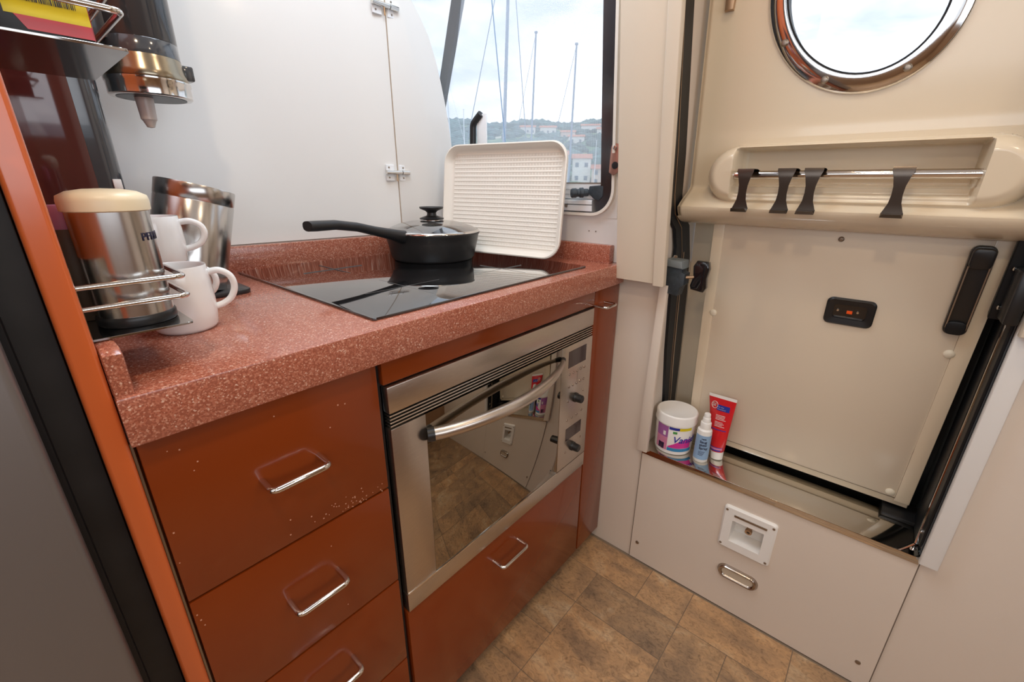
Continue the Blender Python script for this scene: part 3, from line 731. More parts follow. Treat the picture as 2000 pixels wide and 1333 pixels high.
# hooks on the rail
def make_hook(yc, label, w=0.030):
    t = empty('rail_hook', (0.017, yc, 1.122), label, 'hook', 'flared bronze hooks on the door rail')
    # profile in (x,z) with width per point
    prof = [(0.023, 1.114, w * 0.92), (0.0225, 1.1265, w), (0.0, 1.1290, w), (-0.0285, 1.1290, w), (-0.0300, 1.1240, w), (-0.0295, 1.112, w * 0.74), (-0.0285, 1.098, w * 0.54), (-0.0275, 1.084, w * 0.50), (-0.0265, 1.070, w * 0.60), (-0.0260, 1.060, w * 0.84), (-0.0260, 1.0535, w * 1.0)]
    rings = []
    for (x, z, ww) in prof:
        rings.append([(x, yc - ww / 2, z), (x, yc + ww / 2, z), (x - 0.0012, yc + ww / 2, z + 0.0006), (x - 0.0012, yc - ww / 2, z + 0.0006)])
    MB().loft(rings).build('hook_strap', M_['hook'], t)
    lip = [(-0.0250, 1.0540, 1.0), (-0.0350, 1.0470, 1.02), (-0.0440, 1.0530, 0.86)]
    rings = []
    for (x, z, k) in lip:
        rings.append([(x, yc - w * k / 2, z), (x, yc + w * k / 2, z), (x, yc + w * k / 2, z + 0.0014), (x, yc - w * k / 2, z + 0.0014)])
    MB().loft(rings).build('hook_lip', M_['hook'], t)
    return t
make_hook(-0.265, 'dark bronze flared hook on the door rail, nearest the left end of the rail')
make_hook(-0.337, 'dark bronze flared hook on the door rail, left one of the close middle pair')
make_hook(-0.381, 'dark bronze flared hook on the door rail, right one of the close middle pair')
make_hook(-0.508, 'dark bronze flared hook alone on the right half of the door rail')

# small hook / clip at top left on door
MB().prism([(-0.178, 1.425), (-0.162, 1.425), (-0.158, 1.50), (-0.182, 1.50)], (xd(1.45) - 0.010, 0, 0), (0, 1, 0), (0, 0, 1), (0.012, 0, 0), 0.002).build('door_clip', M_['brass'], door)

# latch with wing knob at the left jamb
t = empty('door_latch', (0.0, -0.15, 0.85), 'grey cast latch block with black wing knob on the left door jamb', 'latch')
MB().prism([(-0.117, 0.850), (-0.156, 0.846), (-0.161, 0.868), (-0.168, 0.874), (-0.168, 0.900), (-0.160, 0.904), (-0.159, 0.922), (-0.120, 0.926)], (-0.010, 0, 0), (0, 1, 0), (0, 0, 1), (0.035, 0, 0), 0.002).build('latch_body', M_['greymetal'], t)
MB().prism([(-0.120, 0.916), (-0.163, 0.912), (-0.160, 0.930), (-0.122, 0.932)], (-0.018, 0, 0), (0, 1, 0), (0, 0, 1), (0.048, 0, 0), 0.003).build('latch_top', pbr('worn_grey', (0.19, 0.22, 0.23), 0.5, bump=0.4), t)
b = MB(); b.tube([(0.0, -0.163, 0.891), (0.02, -0.190, 0.893)], 0.0035, 10); b.build('latch_bolt', M_['brass'], t)
kn = MB()
kn.prism([(-0.178, 0.862), (-0.207, 0.858), (-0.213, 0.870), (-0.2105, 0.892), (-0.214, 0.914), (-0.210, 0.930), (-0.184, 0.931), (-0.177, 0.918), (-0.180, 0.893), (-0.175, 0.872)], (0.010, 0, 0), (0, 1, 0), (0, 0, 1), (0.022, 0, 0), 0.005, 3)
kn.build('wing_knob', M_['blackgloss'], t)
MB().lathe([(0.0045, 0), (0.0045, 0.004), (0.002, 0.006), (0, 0.006)], (-0.006, -0.139, 0.936), 12, axis=(0, 0, 1)).build('latch_screw', M_['chrome'], t)
# bracket on right jamb
t = empty('lock_bracket', (0.02, -0.69, 0.88), 'black bracket with two screws on the right door jamb', 'bracket')
MB().prism([(0.052, 0.882), (0.046, 0.900), (0.040, 1.06), (0.052, 1.06), (0.064, 0.89)], (0, -0.700, 0), (1, 0, 0), (0, 0, 1), (0, 0.024, 0), 0.002).build('bracket_arm', M_['rubber'], t)
MB().box(-0.02, 0.040, -0.702, -0.684, 0.888, 0.975, 0.004).build('bracket_block', M_['black'], t)
for (x, z) in ((0.040, 0.905), (0.036, 0.972)):
    MB().lathe([(0.0042, 0), (0.0042, 0.002), (0, 0.004)], (x, -0.683, z), 12, axis=(-0.3, 1, 0)).build('bracket_screw', M_['steel'], t)

# ================================================================== lower access panel with outlet and lamp
ap = empty('access_panel', (0, -0.41, 0.0), 'large white screwed access panel below the steel door sill', 'panel')
b = MB(); rq = lambda x, y0, y1, z0, z1: [(x, y0, z0), (x, y1, z0), (x, y1, z1), (x, y0, z1)]
b.loft([rq(0.0038, -0.449, -0.371, 0.231, 0.300), rq(0.0, -0.449, -0.371, 0.231, 0.300), rq(0.0, -0.7085, -0.1175, 0.003, 0.3855), rq(0.0038, -0.7085, -0.1175, 0.003, 0.3855)], cap=False); b.build('panel_board', M_['bulkhead'], ap, 20)
for (y, z) in ((-0.137, 0.066), (-0.68, 0.067)):
    MB().lathe([(0.0055, 0), (0.0052, 0.0015), (0.003, 0.0025), (0, 0.0020)], (0, y, z), 18, axis=(-1, 0, 0)).build('panel_screw', M_['screw'], ap)
for y_ in (-0.7105, -0.1175): MB().box(0.0006, 0.0040, y_, y_ + 0.002, 0.003, 0.3855).build('panel_gap', M_['joint'], ap)
# recessed outlet
bx = empty('recessed_outlet', (0, -0.409, 0.27), 'white square recessed outlet with brass nipple in the access panel', 'outlet')
def yz_ring(pairs, name, mat, par, sharp=30):
    return MB().loft([[(x, p[0], p[1]) for p in q] for q, x in pairs], cap=False).build(name, mat, par, sharp)
C0 = (-0.4095, 0.2705)
o1 = rrect(0.120, 0.128, 0.008, 4, *C0); o1b = rrect(0.112, 0.120, 0.006, 4, *C0)
iq = rrect(0.072, 0.064, 0.002, 4, C0[0], C0[1] - 0.006); iq2 = rrect(0.068, 0.058, 0.002, 4, C0[0], C0[1] - 0.004)
yz_ring([(o1, 0.0), (o1, -0.004), (o1b, -0.0075), (iq, -0.0075), (iq2, 0.0395)], 'outlet_frame', M_['white'], bx)
MB().box(0.036, 0.040, -0.446, -0.373, 0.235, 0.300).build('outlet_back', M_['white'], bx)
MB().box(-0.0095, -0.0072, -0.4495, -0.3755, 0.3105, 0.3160, 0.0005).build('hinge_strip', M_['screw'], bx)
b = MB(); b.lathe([(0.010, 0.0), (0.010, 0.010), (0.0065, 0.012), (0.0065, 0.020), (0.0082, 0.022), (0.0082, 0.030), (0.004, 0.030), (0.004, 0.022)], (0.034, -0.411, 0.279), 20, axis=(-1, 0, -0.25), cap=False); b.build('nipple', M_['brass'], bx)
MB().lathe([(0.0, 0), (0.006, 0.0), (0.0, 0.0005)], (0.008, -0.411, 0.2735), 16, axis=(-1, 0, -0.25)).build('nipple_bore', M_['black'], bx)
MB().box(0.030, 0.038, -0.425, -0.395, 0.284, 0.300, 0.002).build('nipple_base', M_['brass'], bx)
for (y, z) in ((-0.357, 0.323), (-0.462, 0.323), (-0.357, 0.217), (-0.462, 0.217)):
    MB().lathe([(0.0034, 0), (0.0030, 0.001), (0, 0.001)], (-0.0072, y, z), 12, axis=(-1, 0, 0)).build('outlet_screw', M_['screw'], bx)
cl = empty('courtesy_lamp', (0, -0.41, 0.13), 'oval chrome courtesy lamp below the recessed outlet', 'lamp')
q1 = rrect(0.098, 0.042, 0.0208, 10, -0.411, 0.131); q2 = rrect(0.090, 0.034, 0.0168, 10, -0.411, 0.131); q3 = rrect(0.074, 0.020, 0.0098, 10, -0.411, 0.131); q4 = rrect(0.082, 0.027, 0.013, 10, -0.411, 0.131)
yz_ring([(q1, 0.0), (q1, -0.003), (q2, -0.009), (q4, -0.0085), (q3, -0.0045), (q3, 0.0)], 'lamp_rim', M_['rimsteel'], cl, 60)
MB().prism([(p[0], p[1]) for p in rrect(0.075, 0.021, 0.0103, 10, -0.411, 0.131)], (0.0, 0, 0), (0, 1, 0), (0, 0, 1), (-0.0048, 0, 0)).build('lamp_lens', M_['lens'], cl)
for y in (-0.458, -0.364):
    MB().lathe([(0.0022, 0), (0, 0.0012)], (-0.0082, y + (0.004 if y < -0.41 else -0.004), 0.131), 10, axis=(-1, 0, 0)).build('lamp_screw', M_['screw'], cl)

# ================================================================== GALLEY CABINETS
H = 0.909
def handle(cx, zc, w, par, y0=0.0, out_=0.032, r=0.0042, name='handle'):
    p = fillet([(cx - w / 2, y0, zc), (cx - w / 2, y0 - out_, zc), (cx + w / 2, y0 - out_, zc), (cx + w / 2, y0, zc)], 0.009, 6)
    return MB().tube(p, r, 12).build(name, M_['chrome'], par)
du = empty('drawer_unit', (-0.87, 0.2, 0), 'orange lacquered four drawer unit left of the oven', 'cabinet')
MB().box(-1.008, -0.738, 0.0185, 0.50, 0.04, 0.855).build('carcass', M_['orange'], du)
MB().box(-0.738, -0.7285, 0.010, 0.50, 0.04, 0.855).build('carcass_side', M_['black'], du)
MB().box(-1.008, -0.738, 0.04, 0.42, 0.0, 0.04).build('plinth', M_['black'], du)
zz = [(0.643, 0.8555), (0.4485, 0.6395), (0.252, 0.445), (0.045, 0.2485)]
for k, (z0, z1) in enumerate(zz):
    d = MB().box(-1.0065, -0.7375, 0.0, 0.018, z0, z1, 0.0015).build('drawer', M_['orange'], du)
    hc = (0.754, 0.553, 0.364, 0.165)[k]
    handle(-0.872, hc, 0.071, d)
# chipped paint specks
sp = MB()
for k in range(46):
    x = -0.80 + rnd.gauss(0, 0.045); z = 0.6445 + abs(rnd.gauss(0, 0.012)) + (x + 0.80) * -0.05
    if not (-0.99 < x < -0.745): continue
    r_ = rnd.uniform(0.0004, 0.0009); sp.box(x - r_, x + r_, -0.0004, 0.0002, z - r_, z + r_)
for (x, z) in ((-0.963, 0.812), (-0.968, 0.803), (-0.975, 0.833), (-0.985, 0.836), (-0.88, 0.832), (-0.80, 0.815), (-0.79, 0.813), (-0.815, 0.787), (-0.83, 0.475), (-0.84, 0.60), (-1.003, 0.70), (-1.0, 0.74), (-1.003, 0.62), (-1.001, 0.61), (-0.999, 0.60)):
    r_ = rnd.uniform(0.0005, 0.0009); sp.box(x - r_, x + r_, -0.0004, 0.0002, z - r_, z + r_)
o = sp.build('paint_chips', M_['chip'], du); o['kind'] = 'stuff'

oc = empty('oven_cabinet', (-0.43, 0.2, 0), 'orange lacquered cabinet housing the built-in oven', 'cabinet')
MB().box(-0.7285, -0.1265, 0.017, 0.50, 0.045, 0.355).build('carcass', M_['orange'], oc)
MB().box(-0.7285, -0.1265, 0.0, 0.018, 0.8175, 0.856, 0.001).build('fascia', M_['orange'], oc)
MB().box(-0.7275, -0.1265, 0.012, 0.5, 0.8125, 0.855).build('gap_strip', M_['black'], oc)
d = MB().box(-0.7265, -0.1300, 0.0, 0.0165, 0.042, 0.3545, 0.0015).build('drawer', M_['orange'], oc)
handle(-0.4555, 0.297, 0.085, d)
MB().box(-0.7285, 0.0, 0.030, 0.42, 0.0, 0.042).build('plinth', M_['black'], oc)
nc = empty('narrow_cabinet', (-0.06, 0.2, 0), 'narrow orange pull-out cabinet between the oven and the white bulkhead', 'cabinet')
MB().box(-0.1255, 0.0, 0.019, 0.44, 0.045, 0.855).build('carcass', M_['orange'], nc)
d = MB().box(-0.1245, -0.001, 0.0, 0.0185, 0.042, 0.8555, 0.0015).build('door', M_['orange'], nc)
handle(-0.102, 0.817, 0.050, d, r=0.0034, out_=0.034)

# oven
ov = empty('built_in_oven', (-0.43, 0.2, 0.36), 'stainless steel built-in oven with bowed bar handle and mirrored door', 'oven')
X0, X1, Z0, Z1 = -0.7255, -0.1305, 0.3585, 0.8135
MB().box(X0 + 0.012, X1 - 0.012, 0.012, 0.5, Z0 + 0.01, Z1 - 0.006).build('housing', M_['black'], ov)
MB().box(X0, X1, -0.004, 0.012, 0.769, Z1, 0.002).build('top_panel', M_['brushed'], ov)
for k in range(4):
    z = 0.7645 - k * 0.0058
    MB().box(X0 + 0.001, X1 - 0.001, -0.003, 0.012, z - 0.0018, z + 0.0008, 0.0006, 1).build('vent_slat', M_['brushed'], ov)
zt = 0.7425
MB().box(X0, -0.659, -0.004, 0.012, 0.4025, zt, 0.0012).build('door_frame', M_['brushed'], ov)
MB().box(-0.2630, X1, -0.004, 0.012, 0.4025, zt, 0.0012).build('control_panel', M_['brushed'], ov)
MB().box(X0, X1, -0.004, 0.012, Z0, 0.4005, 0.0015).build('bottom_panel', M_['brushed'], ov)
MB().box(X0 + 0.001, -0.2640, -0.0046, -0.0035, 0.4005, 0.4035).build('bottom_edge', M_['chrome'], ov)
MB().box(-0.6590, -0.2640, -0.0035, 0.010, 0.4035, 0.7425, 0.0008).build('door_glass', M_['ovenglass'], ov)
# bowed handle: tapered tube
hp = []; hr = []
for k in range(33):
    t = k / 32; x = -0.652 + (-0.272 + 0.652) * t
    hp.append((x, -0.012 - 0.046 * math.sin(PI * t) ** 0.8, 0.7055 + 0.012 * t)); hr.append(0.0115 - 0.0065 * max(0, (t - 0.55) / 0.45) ** 1.5)
hd = MB().tube(hp, hr, 18).build('handle', M_['brushed'], ov)
hb = [Vector(p) for p in hp]; d0 = (hb[0] - hb[1]).normalized()
MB().tube([hb[0] + d0 * 0.010, hb[0] - d0 * 0.002], 0.0125, 18).build('handle_end', M_['black'], hd)
d1 = (hb[-1] - hb[-2]).normalized()
MB().tube([hb[-1] - d1 * 0.001, hb[-1] + d1 * 0.010], [0.0052, 0.0065], 14).build('handle_end', M_['black'], hd)
for (x0, x1, z0, z1) in ((-0.236, -0.158, 0.6845, 0.7275), (-0.232, -0.1605, 0.481, 0.5165)):
    MB().box(x0, x1, -0.0046, -0.003, z0, z1, 0.0004, 1).build('display', M_['display'], ov)
for k in range(5): 
    for (zz_, n_) in ((0.667, 0), (0.634, 1)):
        x = -0.228 + k * 0.0165
        MB().lathe([(0.0035, 0), (0.0032, 0.0018), (0, 0.0024)], (x, -0.004, zz_), 12, axis=(0, -1, 0)).build('button', M_['rimsteel'], ov)
for (x, z) in ((-0.160, 0.602), (-0.229, 0.594), (-0.229, 0.541), (-0.207, 0.541), (-0.185, 0.541), (-0.162, 0.545), (-0.159, 0.462), (-0.2285, 0.447)):
    MB().lathe([(0.003, 0), (0.0028, 0.0015), (0, 0.002)], (x, -0.004, z), 12, axis=(0, -1, 0)).build('button', M_['rimsteel'], ov)
MB().box(-0.1925, -0.1915, -0.0044, -0.0038, 0.634, 0.667).build('button_mark', M_['screw'], ov)
for (x, z) in ((-0.196, 0.594), (-0.197, 0.452)):
    MB().lathe([(0.0125, 0), (0.0125, 0.004), (0.0108, 0.006), (0.0100, 0.020), (0.008, 0.0215), (0, 0.0215)], (x, -0.004, z), 24, axis=(0, -1, 0)).build('dial', M_['black'], ov)

# worktop with splash-backs
wt = empty('worktop', (-0.5, 0.25, 0.857), 'speckled salmon red worktop with low upstands along the walls', 'worktop')
b = MB(); b.prism([(-1.0105, -0.012), (-0.041, -0.012), (-0.003, -0.010), (0.002, 0.0), (0.002, 0.49), (-0.02, yw(-0.02) - 0.001), (-1.0105, yw(-1.01) - 0.001)], (0, 0, 0.857), (1, 0, 0), (0, 1, 0), (0, 0, H - 0.857), 0.0025, 2)
b.build('slab', M_['worktop'], wt)
def yws(x): return yw(x) - 0.001
b = MB(); b.prism([(-1.0, yws(-1.0) - 0.018), (-0.02, yws(-0.02) - 0.018), (-0.02, yws(-0.02)), (-1.0, yws(-1.0))], (0, 0, H - 0.001), (1, 0, 0), (0, 1, 0), (0, 0, 0.056), 0.003)
b.build('upstand', M_['worktop'], wt)
b = MB(); b.prism([(-0.048, 0.012), (-0.027, 0.012), (-0.027, 0.50), (-0.048, 0.50)], (0, 0, H - 0.001), (1, 0, 0), (0, 1, 0), (0, 0, 0.046), 0.003)
b.build('upstand', M_['worktop'], wt)
b = MB(); b.prism([(-0.008, H - 0.001), (0.30, H - 0.001), (0.30, 0.956), (0.0, 0.956), (-0.008, 0.950)], (-1.0105, 0, 0), (0, 1, 0), (0, 0, 1), (0.0155, 0, 0), 0.003)
b.build('upstand', M_['worktop'], wt)

# hob
hob = MB(); hob.prism(rrect(0.585, 0.531, 0.006, 4, -0.4255, 0.2905), (0, 0, H), (1, 0, 0), (0, 1, 0), (0, 0, 0.0045), 0.0012)
hb_ = empty('ceramic_hob', (-0.4255, 0.29, H), 'black glass ceramic hob set on the speckled worktop', 'hob')
hob.build('glass_plate', M_['hob'], hb_)
mk = pbr('hob_print', (0.14, 0.14, 0.14), 0.35)
zt_ = H + 0.0045
for (cx, cy, l) in ((-0.560, 0.165, 0.085), (-0.300, 0.150, 0.07), (-0.560, 0.430, 0.07), (-0.300, 0.420, 0.085)):
    b = MB(); g_, t_ = 0.0006, 0.00012
    b.prism([(cx - l, cy - g_), (cx - g_, cy - g_), (cx - g_, cy - l), (cx + g_, cy - l), (cx + g_, cy - g_), (cx + l, cy - g_), (cx + l, cy + g_), (cx + g_, cy + g_), (cx + g_, cy + l), (cx - g_, cy + l), (cx - g_, cy + g_), (cx - l, cy + g_)], (0, 0, zt_), (1, 0, 0), (0, 1, 0), (0, 0, t_))
    b.build('zone_mark', mk, hb_)

# frying pan
PCx, PCy = -0.300, 0.392; ZH = H + 0.0046
pn = empty('frying_pan', (PCx, PCy, ZH), 'deep black frying pan with long handle standing on the hob', 'pan')
MB().lathe([(0, 0.003), (0.092, 0.003), (0.094, 0.0), (0.101, 0.0), (0.1065, 0.006), (0.1155, 0.045), (0.1185, 0.0605), (0.1215, 0.0645), (0.1215, 0.0670), (0.1185, 0.0675), (0.1150, 0.063), (0.1120, 0.045), (0.1035, 0.010), (0, 0.008)], (PCx, PCy, ZH), 80).build('pan_body', M_['pan'], pn, 40)
# handle : flattened loft
hs = [(-0.392, 0.373, 0.976, 0.016, 0.014), (-0.418, 0.367, 0.978, 0.016, 0.016), (-0.445, 0.360, 0.986, 0.013, 0.013), (-0.495, 0.349, 0.998, 0.011, 0.0105), (-0.545, 0.338, 1.011, 0.0125, 0.0095), (-0.60, 0.326, 1.0195, 0.0145, 0.0095), (-0.645, 0.317, 1.0205, 0.0155, 0.0100), (-0.660, 0.314, 1.021, 0.0135, 0.0095)]
rings = []
for (x, y, z, wy_, wz_) in hs:
    rings.append([(x - 0.2 * math.cos(a) * wy_, y + math.cos(a) * wy_, z + (abs(math.sin(a)) ** 0.7) * math.copysign(1, math.sin(a)) * wz_) for a in [2 * PI * k / 20 for k in range(20)]])
MB().loft(rings).build('pan_handle', M_['handleblack'], pn, 50)
# lid
ld = empty('pan_lid', (PCx, PCy, ZH + 0.067), 'glass lid with black knob resting on the black frying pan', 'lid')
MB().lathe([(0.1195, 0.0672), (0.1215, 0.0685), (0.1205, 0.072), (0.1175, 0.0735), (0.1165, 0.0715), (0.1180, 0.0685)], (PCx, PCy, ZH), 80, cap=False).build('lid_rim', M_['steel'], ld, 60)
MB().lathe([(0.118, 0.0715), (0.105, 0.079), (0.085, 0.0865), (0.06, 0.092), (0.03, 0.095), (0.006, 0.0958)], (PCx, PCy, ZH), 80, cap=False).build('lid_glass', M_['lidglass'], ld, 60)
MB().lathe([(0, 0.0945), (0.022, 0.0945), (0.022, 0.0965), (0.014, 0.098), (0, 0.098)], (PCx, PCy, ZH), 32).build('knob_washer', M_['steel'], ld)
MB().lathe([(0, 0.098), (0.030, 0.098), (0.031, 0.1005), (0.022, 0.104), (0.0125, 0.107), (0.0115, 0.114), (0.016, 0.1185), (0.029, 0.1235), (0.0305, 0.1275), (0.0295, 0.1285), (0.020, 0.1265), (0, 0.1258)], (PCx, PCy, ZH), 40).build('lid_knob', M_['handleblack'], ld, 40)

# tray leaning against the window wall
tr = empty('serving_tray', (-0.13, 0.32, ZH), 'cream ribbed plastic tray standing upright against the window', 'tray')
Wt, Ht = 0.385, 0.285
bm_t = MB()
# local coords u (along width), v (height), depth w toward camera (-x)
A0 = Vector((-0.1730, 0.487, ZH)); B0 = Vector((-0.1130, 0.112, ZH))
U = (B0 - A0).normalized(); Wt = (B0 - A0).length
Nn = Vector((0, 0, 1)).cross(U).normalized()
if Nn.x > 0: Nn = -Nn
tilt = Matrix.Rotation(-0.10, 3, U)
Vv = (Vector((0, 0, 1)) - Nn * 0.12).normalized()
if Vv.dot(Vector((1, 0, 0))) < 0: Vv = (Vector((0, 0, 1)) - Nn * 0.12).normalized()
Nn = (Nn - Vv * Nn.dot(Vv)).normalized()
def T3(u, v, w): return A0 + U * u + Vv * v + Nn * w
def rr2(off, w, rad):
    return [T3(p[0], p[1], w) for p in rrect(Wt - 2 * off, Ht - 2 * off, rad, 8, Wt / 2, Ht / 2)]
bm_t.loft([rr2(0.016, -0.004, 0.036), rr2(0.006, 0.002, 0.042), rr2(0.0, 0.018, 0.046), rr2(0.001, 0.022, 0.046), rr2(0.004, 0.023, 0.044), rr2(0.0062, 0.020, 0.042), rr2(0.0115, 0.003, 0.036), rr2(0.018, 0.0, 0.030)], cap=True)
bm_t.build('tray_body', M_['traym'], tr, 50)
rb = MB()
nv = 22
for k in range(nv):
    v = 0.024 + (Ht - 0.048) * k / (nv - 1)
    P = [T3(0.022, v - 0.0032, 0.0), T3(0.022, v, 0.0011), T3(0.022, v + 0.0032, 0.0)]; Q = [T3(Wt - 0.022, v - 0.0032, 0.0), T3(Wt - 0.022, v, 0.0011), T3(Wt - 0.022, v + 0.0032, 0.0)]
    rb.loft([P, Q])
rb.build('tray_ribs', M_['traym'], tr, 20)['kind'] = 'stuff'
rb = MB()
for k in range(38):
    u = 0.024 + (Wt - 0.048) * k / 37
    rb.loft([[T3(u - 0.0012, 0.022, 0.0), T3(u, 0.022, 0.0005), T3(u + 0.0012, 0.022, 0.0)], [T3(u - 0.0012, Ht - 0.022, 0.0), T3(u, Ht - 0.022, 0.0005), T3(u + 0.0012, Ht - 0.022, 0.0)]])
rb.build('tray_cross_ribs', M_['traym'], tr, 20)['kind'] = 'stuff'

# folding panel (hinged leaf of the back wall) with barrel hinges
fp = empty('folding_panel', (-0.2, 0.53, 0.97), 'white hinged wall leaf with S-curved edge beside the window', 'panel')
crv = [(-0.287, 0.966), (-0.105, 0.966), (-0.104, 1.05), (-0.105, 1.15), (-0.110, 1.21), (-0.117, 1.26), (-0.126, 1.31), (-0.137, 1.36), (-0.150, 1.41), (-0.168, 1.46), (-0.192, 1.50), (-0.222, 1.54), (-0.262, 1.60), (-0.287, 1.64)]
b = MB(); b.prism(crv, (0, yw(0) - 0.0, 0), (1, -0.1267, 0), (0, 0, 1), (0, 0.014, 0), 0.0015)
b.build('leaf', M_['wall'], fp)
b = MB(); b.tube([(-0.2882, yw(-0.2882) - 0.0004, 0.966), (-0.2882, yw(-0.2882) - 0.0004, 1.64)], 0.0013, 6); b.build('edge_seam', M_['cord'], fp)
for (zc, tiltz) in ((1.125, 0.0), (1.500, 0.0)):
    t = MB(); yb = yw(-0.29) - 0.001
    t.box(-0.325, -0.300, yb - 0.002, yb + 0.003, zc + 0.003, zc + 0.019, 0.0008, 1); t.box(-0.325, -0.300, yb - 0.002, yb + 0.003, zc - 0.021, zc - 0.003, 0.0008, 1)
    t.box(-0.284, -0.264, yb - 0.002, yb + 0.003, zc + 0.003, zc + 0.019, 0.0008, 1); t.box(-0.284, -0.264, yb - 0.002, yb + 0.003, zc - 0.021, zc - 0.003, 0.0008, 1)
    hg = t.build('barrel_hinge', M_['alu'], fp)
    t = MB(); t.tube([(-0.329, yb - 0.007, zc), (-0.281, yb - 0.007, zc)], 0.0052, 14); t.tube([(-0.279, yb - 0.007, zc), (-0.256, yb - 0.007, zc)], 0.0056, 14); t.build('hinge_barrel', M_['steel'], hg)
    t = MB(); t.tube([(-0.2965, yb - 0.007, zc), (-0.2965, yb - 0.008, zc - 0.022)], 0.0018, 8); t.build('hinge_pin', M_['brass'], hg)
    for (x, z) in ((-0.317, zc + 0.012), (-0.317, zc - 0.013), (-0.272, zc + 0.012), (-0.272, zc - 0.014)):
        MB().lathe([(0.0025, 0), (0.0022, 0.001), (0, 0.001)], (x, yb - 0.002, z), 10, axis=(0, -1, 0)).build('hinge_screw', M_['screw'], hg)

# ================================================================== LEFT SIDE: fridge, tall panel
tp = MB(); tp.box(-1.0315, -1.0112, -0.006, 0.62, 0.0, 1.98, 0.004, 3)
o = tp.build('tall_side_panel', M_['orange_lit']); tag(o, 'tall narrow orange lacquered side panel between refrigerator and worktop', 'panel')
fl = MB(); fl.box(-1.0105, -1.0085, 0.004, 0.5, 0.0, 0.855); o2 = fl.build('edge_strip', M_['screw'], o)
fr = empty('refrigerator', (-1.3, 0.3, 0), 'tall refrigerator with grey metal door and black surround at the left', 'refrigerator')
MB().box(-1.62, -1.0325, 0.004, 0.60, 0.02, 1.98, 0.001).build('cabinet_body', M_['blackside'], fr)
MB().box(-1.61, -1.0575, -0.010, 0.006, 0.03, 1.96, 0.003).build('door_gasket', M_['rubber'], fr)
MB().box(-1.60, -1.0620, -0.050, -0.010, 0.04, 1.15, 0.006, 4).build('door', M_['fridge'], fr)
MB().box(-1.60, -1.0620, -0.050, -0.010, 1.156, 1.94, 0.006, 4).build('door', M_['blackside'], fr)

# racks
def rack(z, y0, y1, x1, label):
    t = empty('wire_rack', (-1.0, (y0 + y1) / 2, z), label, 'rack', 'small steel racks on the tall orange panel')
    x0 = -1.0110
    pts = [(x0, y0), (x1 - 0.006, y0), (x1 - 0.0015, y0 + 0.002), (x1, y0 + 0.007), (x1, y1), (x0, y1)]
    MB().prism(pts, (0, 0, z - 0.0012), (1, 0, 0), (0, 1, 0), (0, 0, 0.0022), 0.0003, 1).build('shelf_plate', M_['rackplate'], t)
    MB().box(x0, x0 + 0.0015, y0, y1, z, z + 0.068).build('back_plate', M_['steel'], t)
    for zr in (0.029, 0.049):
        p = fillet([(x0, y0 + 0.003, z + zr), (x1 + 0.001, y0 + 0.003, z + zr), (x1 + 0.001, y1 - 0.004, z + zr), (x0, y1 - 0.004, z + zr)], 0.008, 6)
        MB().tube(p, 0.0028, 12).build('rail', M_['steel'], t)
    return t
M_['rackplate'] = pbr('rack_steel', (0.42, 0.41, 0.40), 0.10, metal=1.0)
rack(0.9585, 0.022, 0.145, -0.929, 'small two-rail steel rack just above the worktop holding the canister')
rack(1.2055, 0.022, 0.200, -0.926, 'small two-rail steel rack high on the orange panel holding the box')
# box on the upper rack
bx = empty('product_box', (-0.975, 0.08, 1.207), 'black box with yellow and red barcode panel on the upper steel rack', 'box')
X0b, X1b, Y0b, Y1b, Zb = -1.0085, -0.9430, 0.050, 0.120, 1.2075
MB().box(X0b, X1b, Y0b, Y1b, Zb, Zb + 0.16, 0.0015).build('carton', M_['black'], bx)
fy = Y0b - 0.0004
def plate(x0, x1, z0, z1, m, name, par, d=0.0): return MB().box(x0, x1, fy - 0.0003 - d, fy + 0.0003 - d, z0, z1).build(name, m, par)
MB().prism([(-0.990, Zb + 0.0155), (-0.984, Zb + 0.006), (X1b - 0.0005, Zb + 0.006), (X1b - 0.0005, Zb + 0.0155)], (0, fy - 0.0003, 0), (1, 0, 0), (0, 0, 1), (0, 0.0006, 0)).build('red_stripe', M_['red'], bx)
plate(-0.995, X1b - 0.0005, Zb + 0.0155, Zb + 0.06, M_['yellow'], 'yellow_panel', bx)
bc = MB(); x = -0.984
while x < -0.951:
    w_ = rnd.choice([0.0003, 0.0005, 0.0008]); bc.box(x, x + w_, fy - 0.0009, fy - 0.0004, Zb + 0.026, Zb + 0.05); x += w_ + rnd.choice([0.0004, 0.0006, 0.0009])
bc.build('barcode', M_['ink'], bx)['kind'] = 'stuff'
MB().box(X1b - 0.0002, X1b + 0.0006, Y0b + 0.002, Y1b - 0.002, Zb + 0.006, Zb + 0.06).build('side_panel', M_['red'], bx)

# canister
cx, cy, cz = -0.9662, 0.071, 0.9598
cn = empty('pepper_canister', (cx, cy, cz), 'brushed steel canister with cream domed lid in the lower steel rack', 'canister')
MB().lathe([(0.0, 0), (0.0325, 0.0), (0.0335, 0.002), (0.0335, 0.008), (0.0325, 0.010)], (cx, cy, cz), 48).build('base_ring', M_['black'], cn)
MB().lathe([(0.0318, 0.009), (0.0318, 0.116)], (cx, cy, cz), 64).build('canister_body', M_['brushed_cyl'], cn)
MB().lathe([(0.0322, 0.111), (0.0342, 0.112), (0.0345, 0.121), (0.0335, 0.1255), (0.026, 0.1295), (0.014, 0.1315), (0, 0.132)], (cx, cy, cz), 64).build('canister_lid', M_['cream'], cn, 50)
text_obj('PFEFFER', 0.0110, cyl_fn((cx, cy), 0.0318, math.radians(-60), cz + 0.083), M_['ink'], 'lettering', cn)
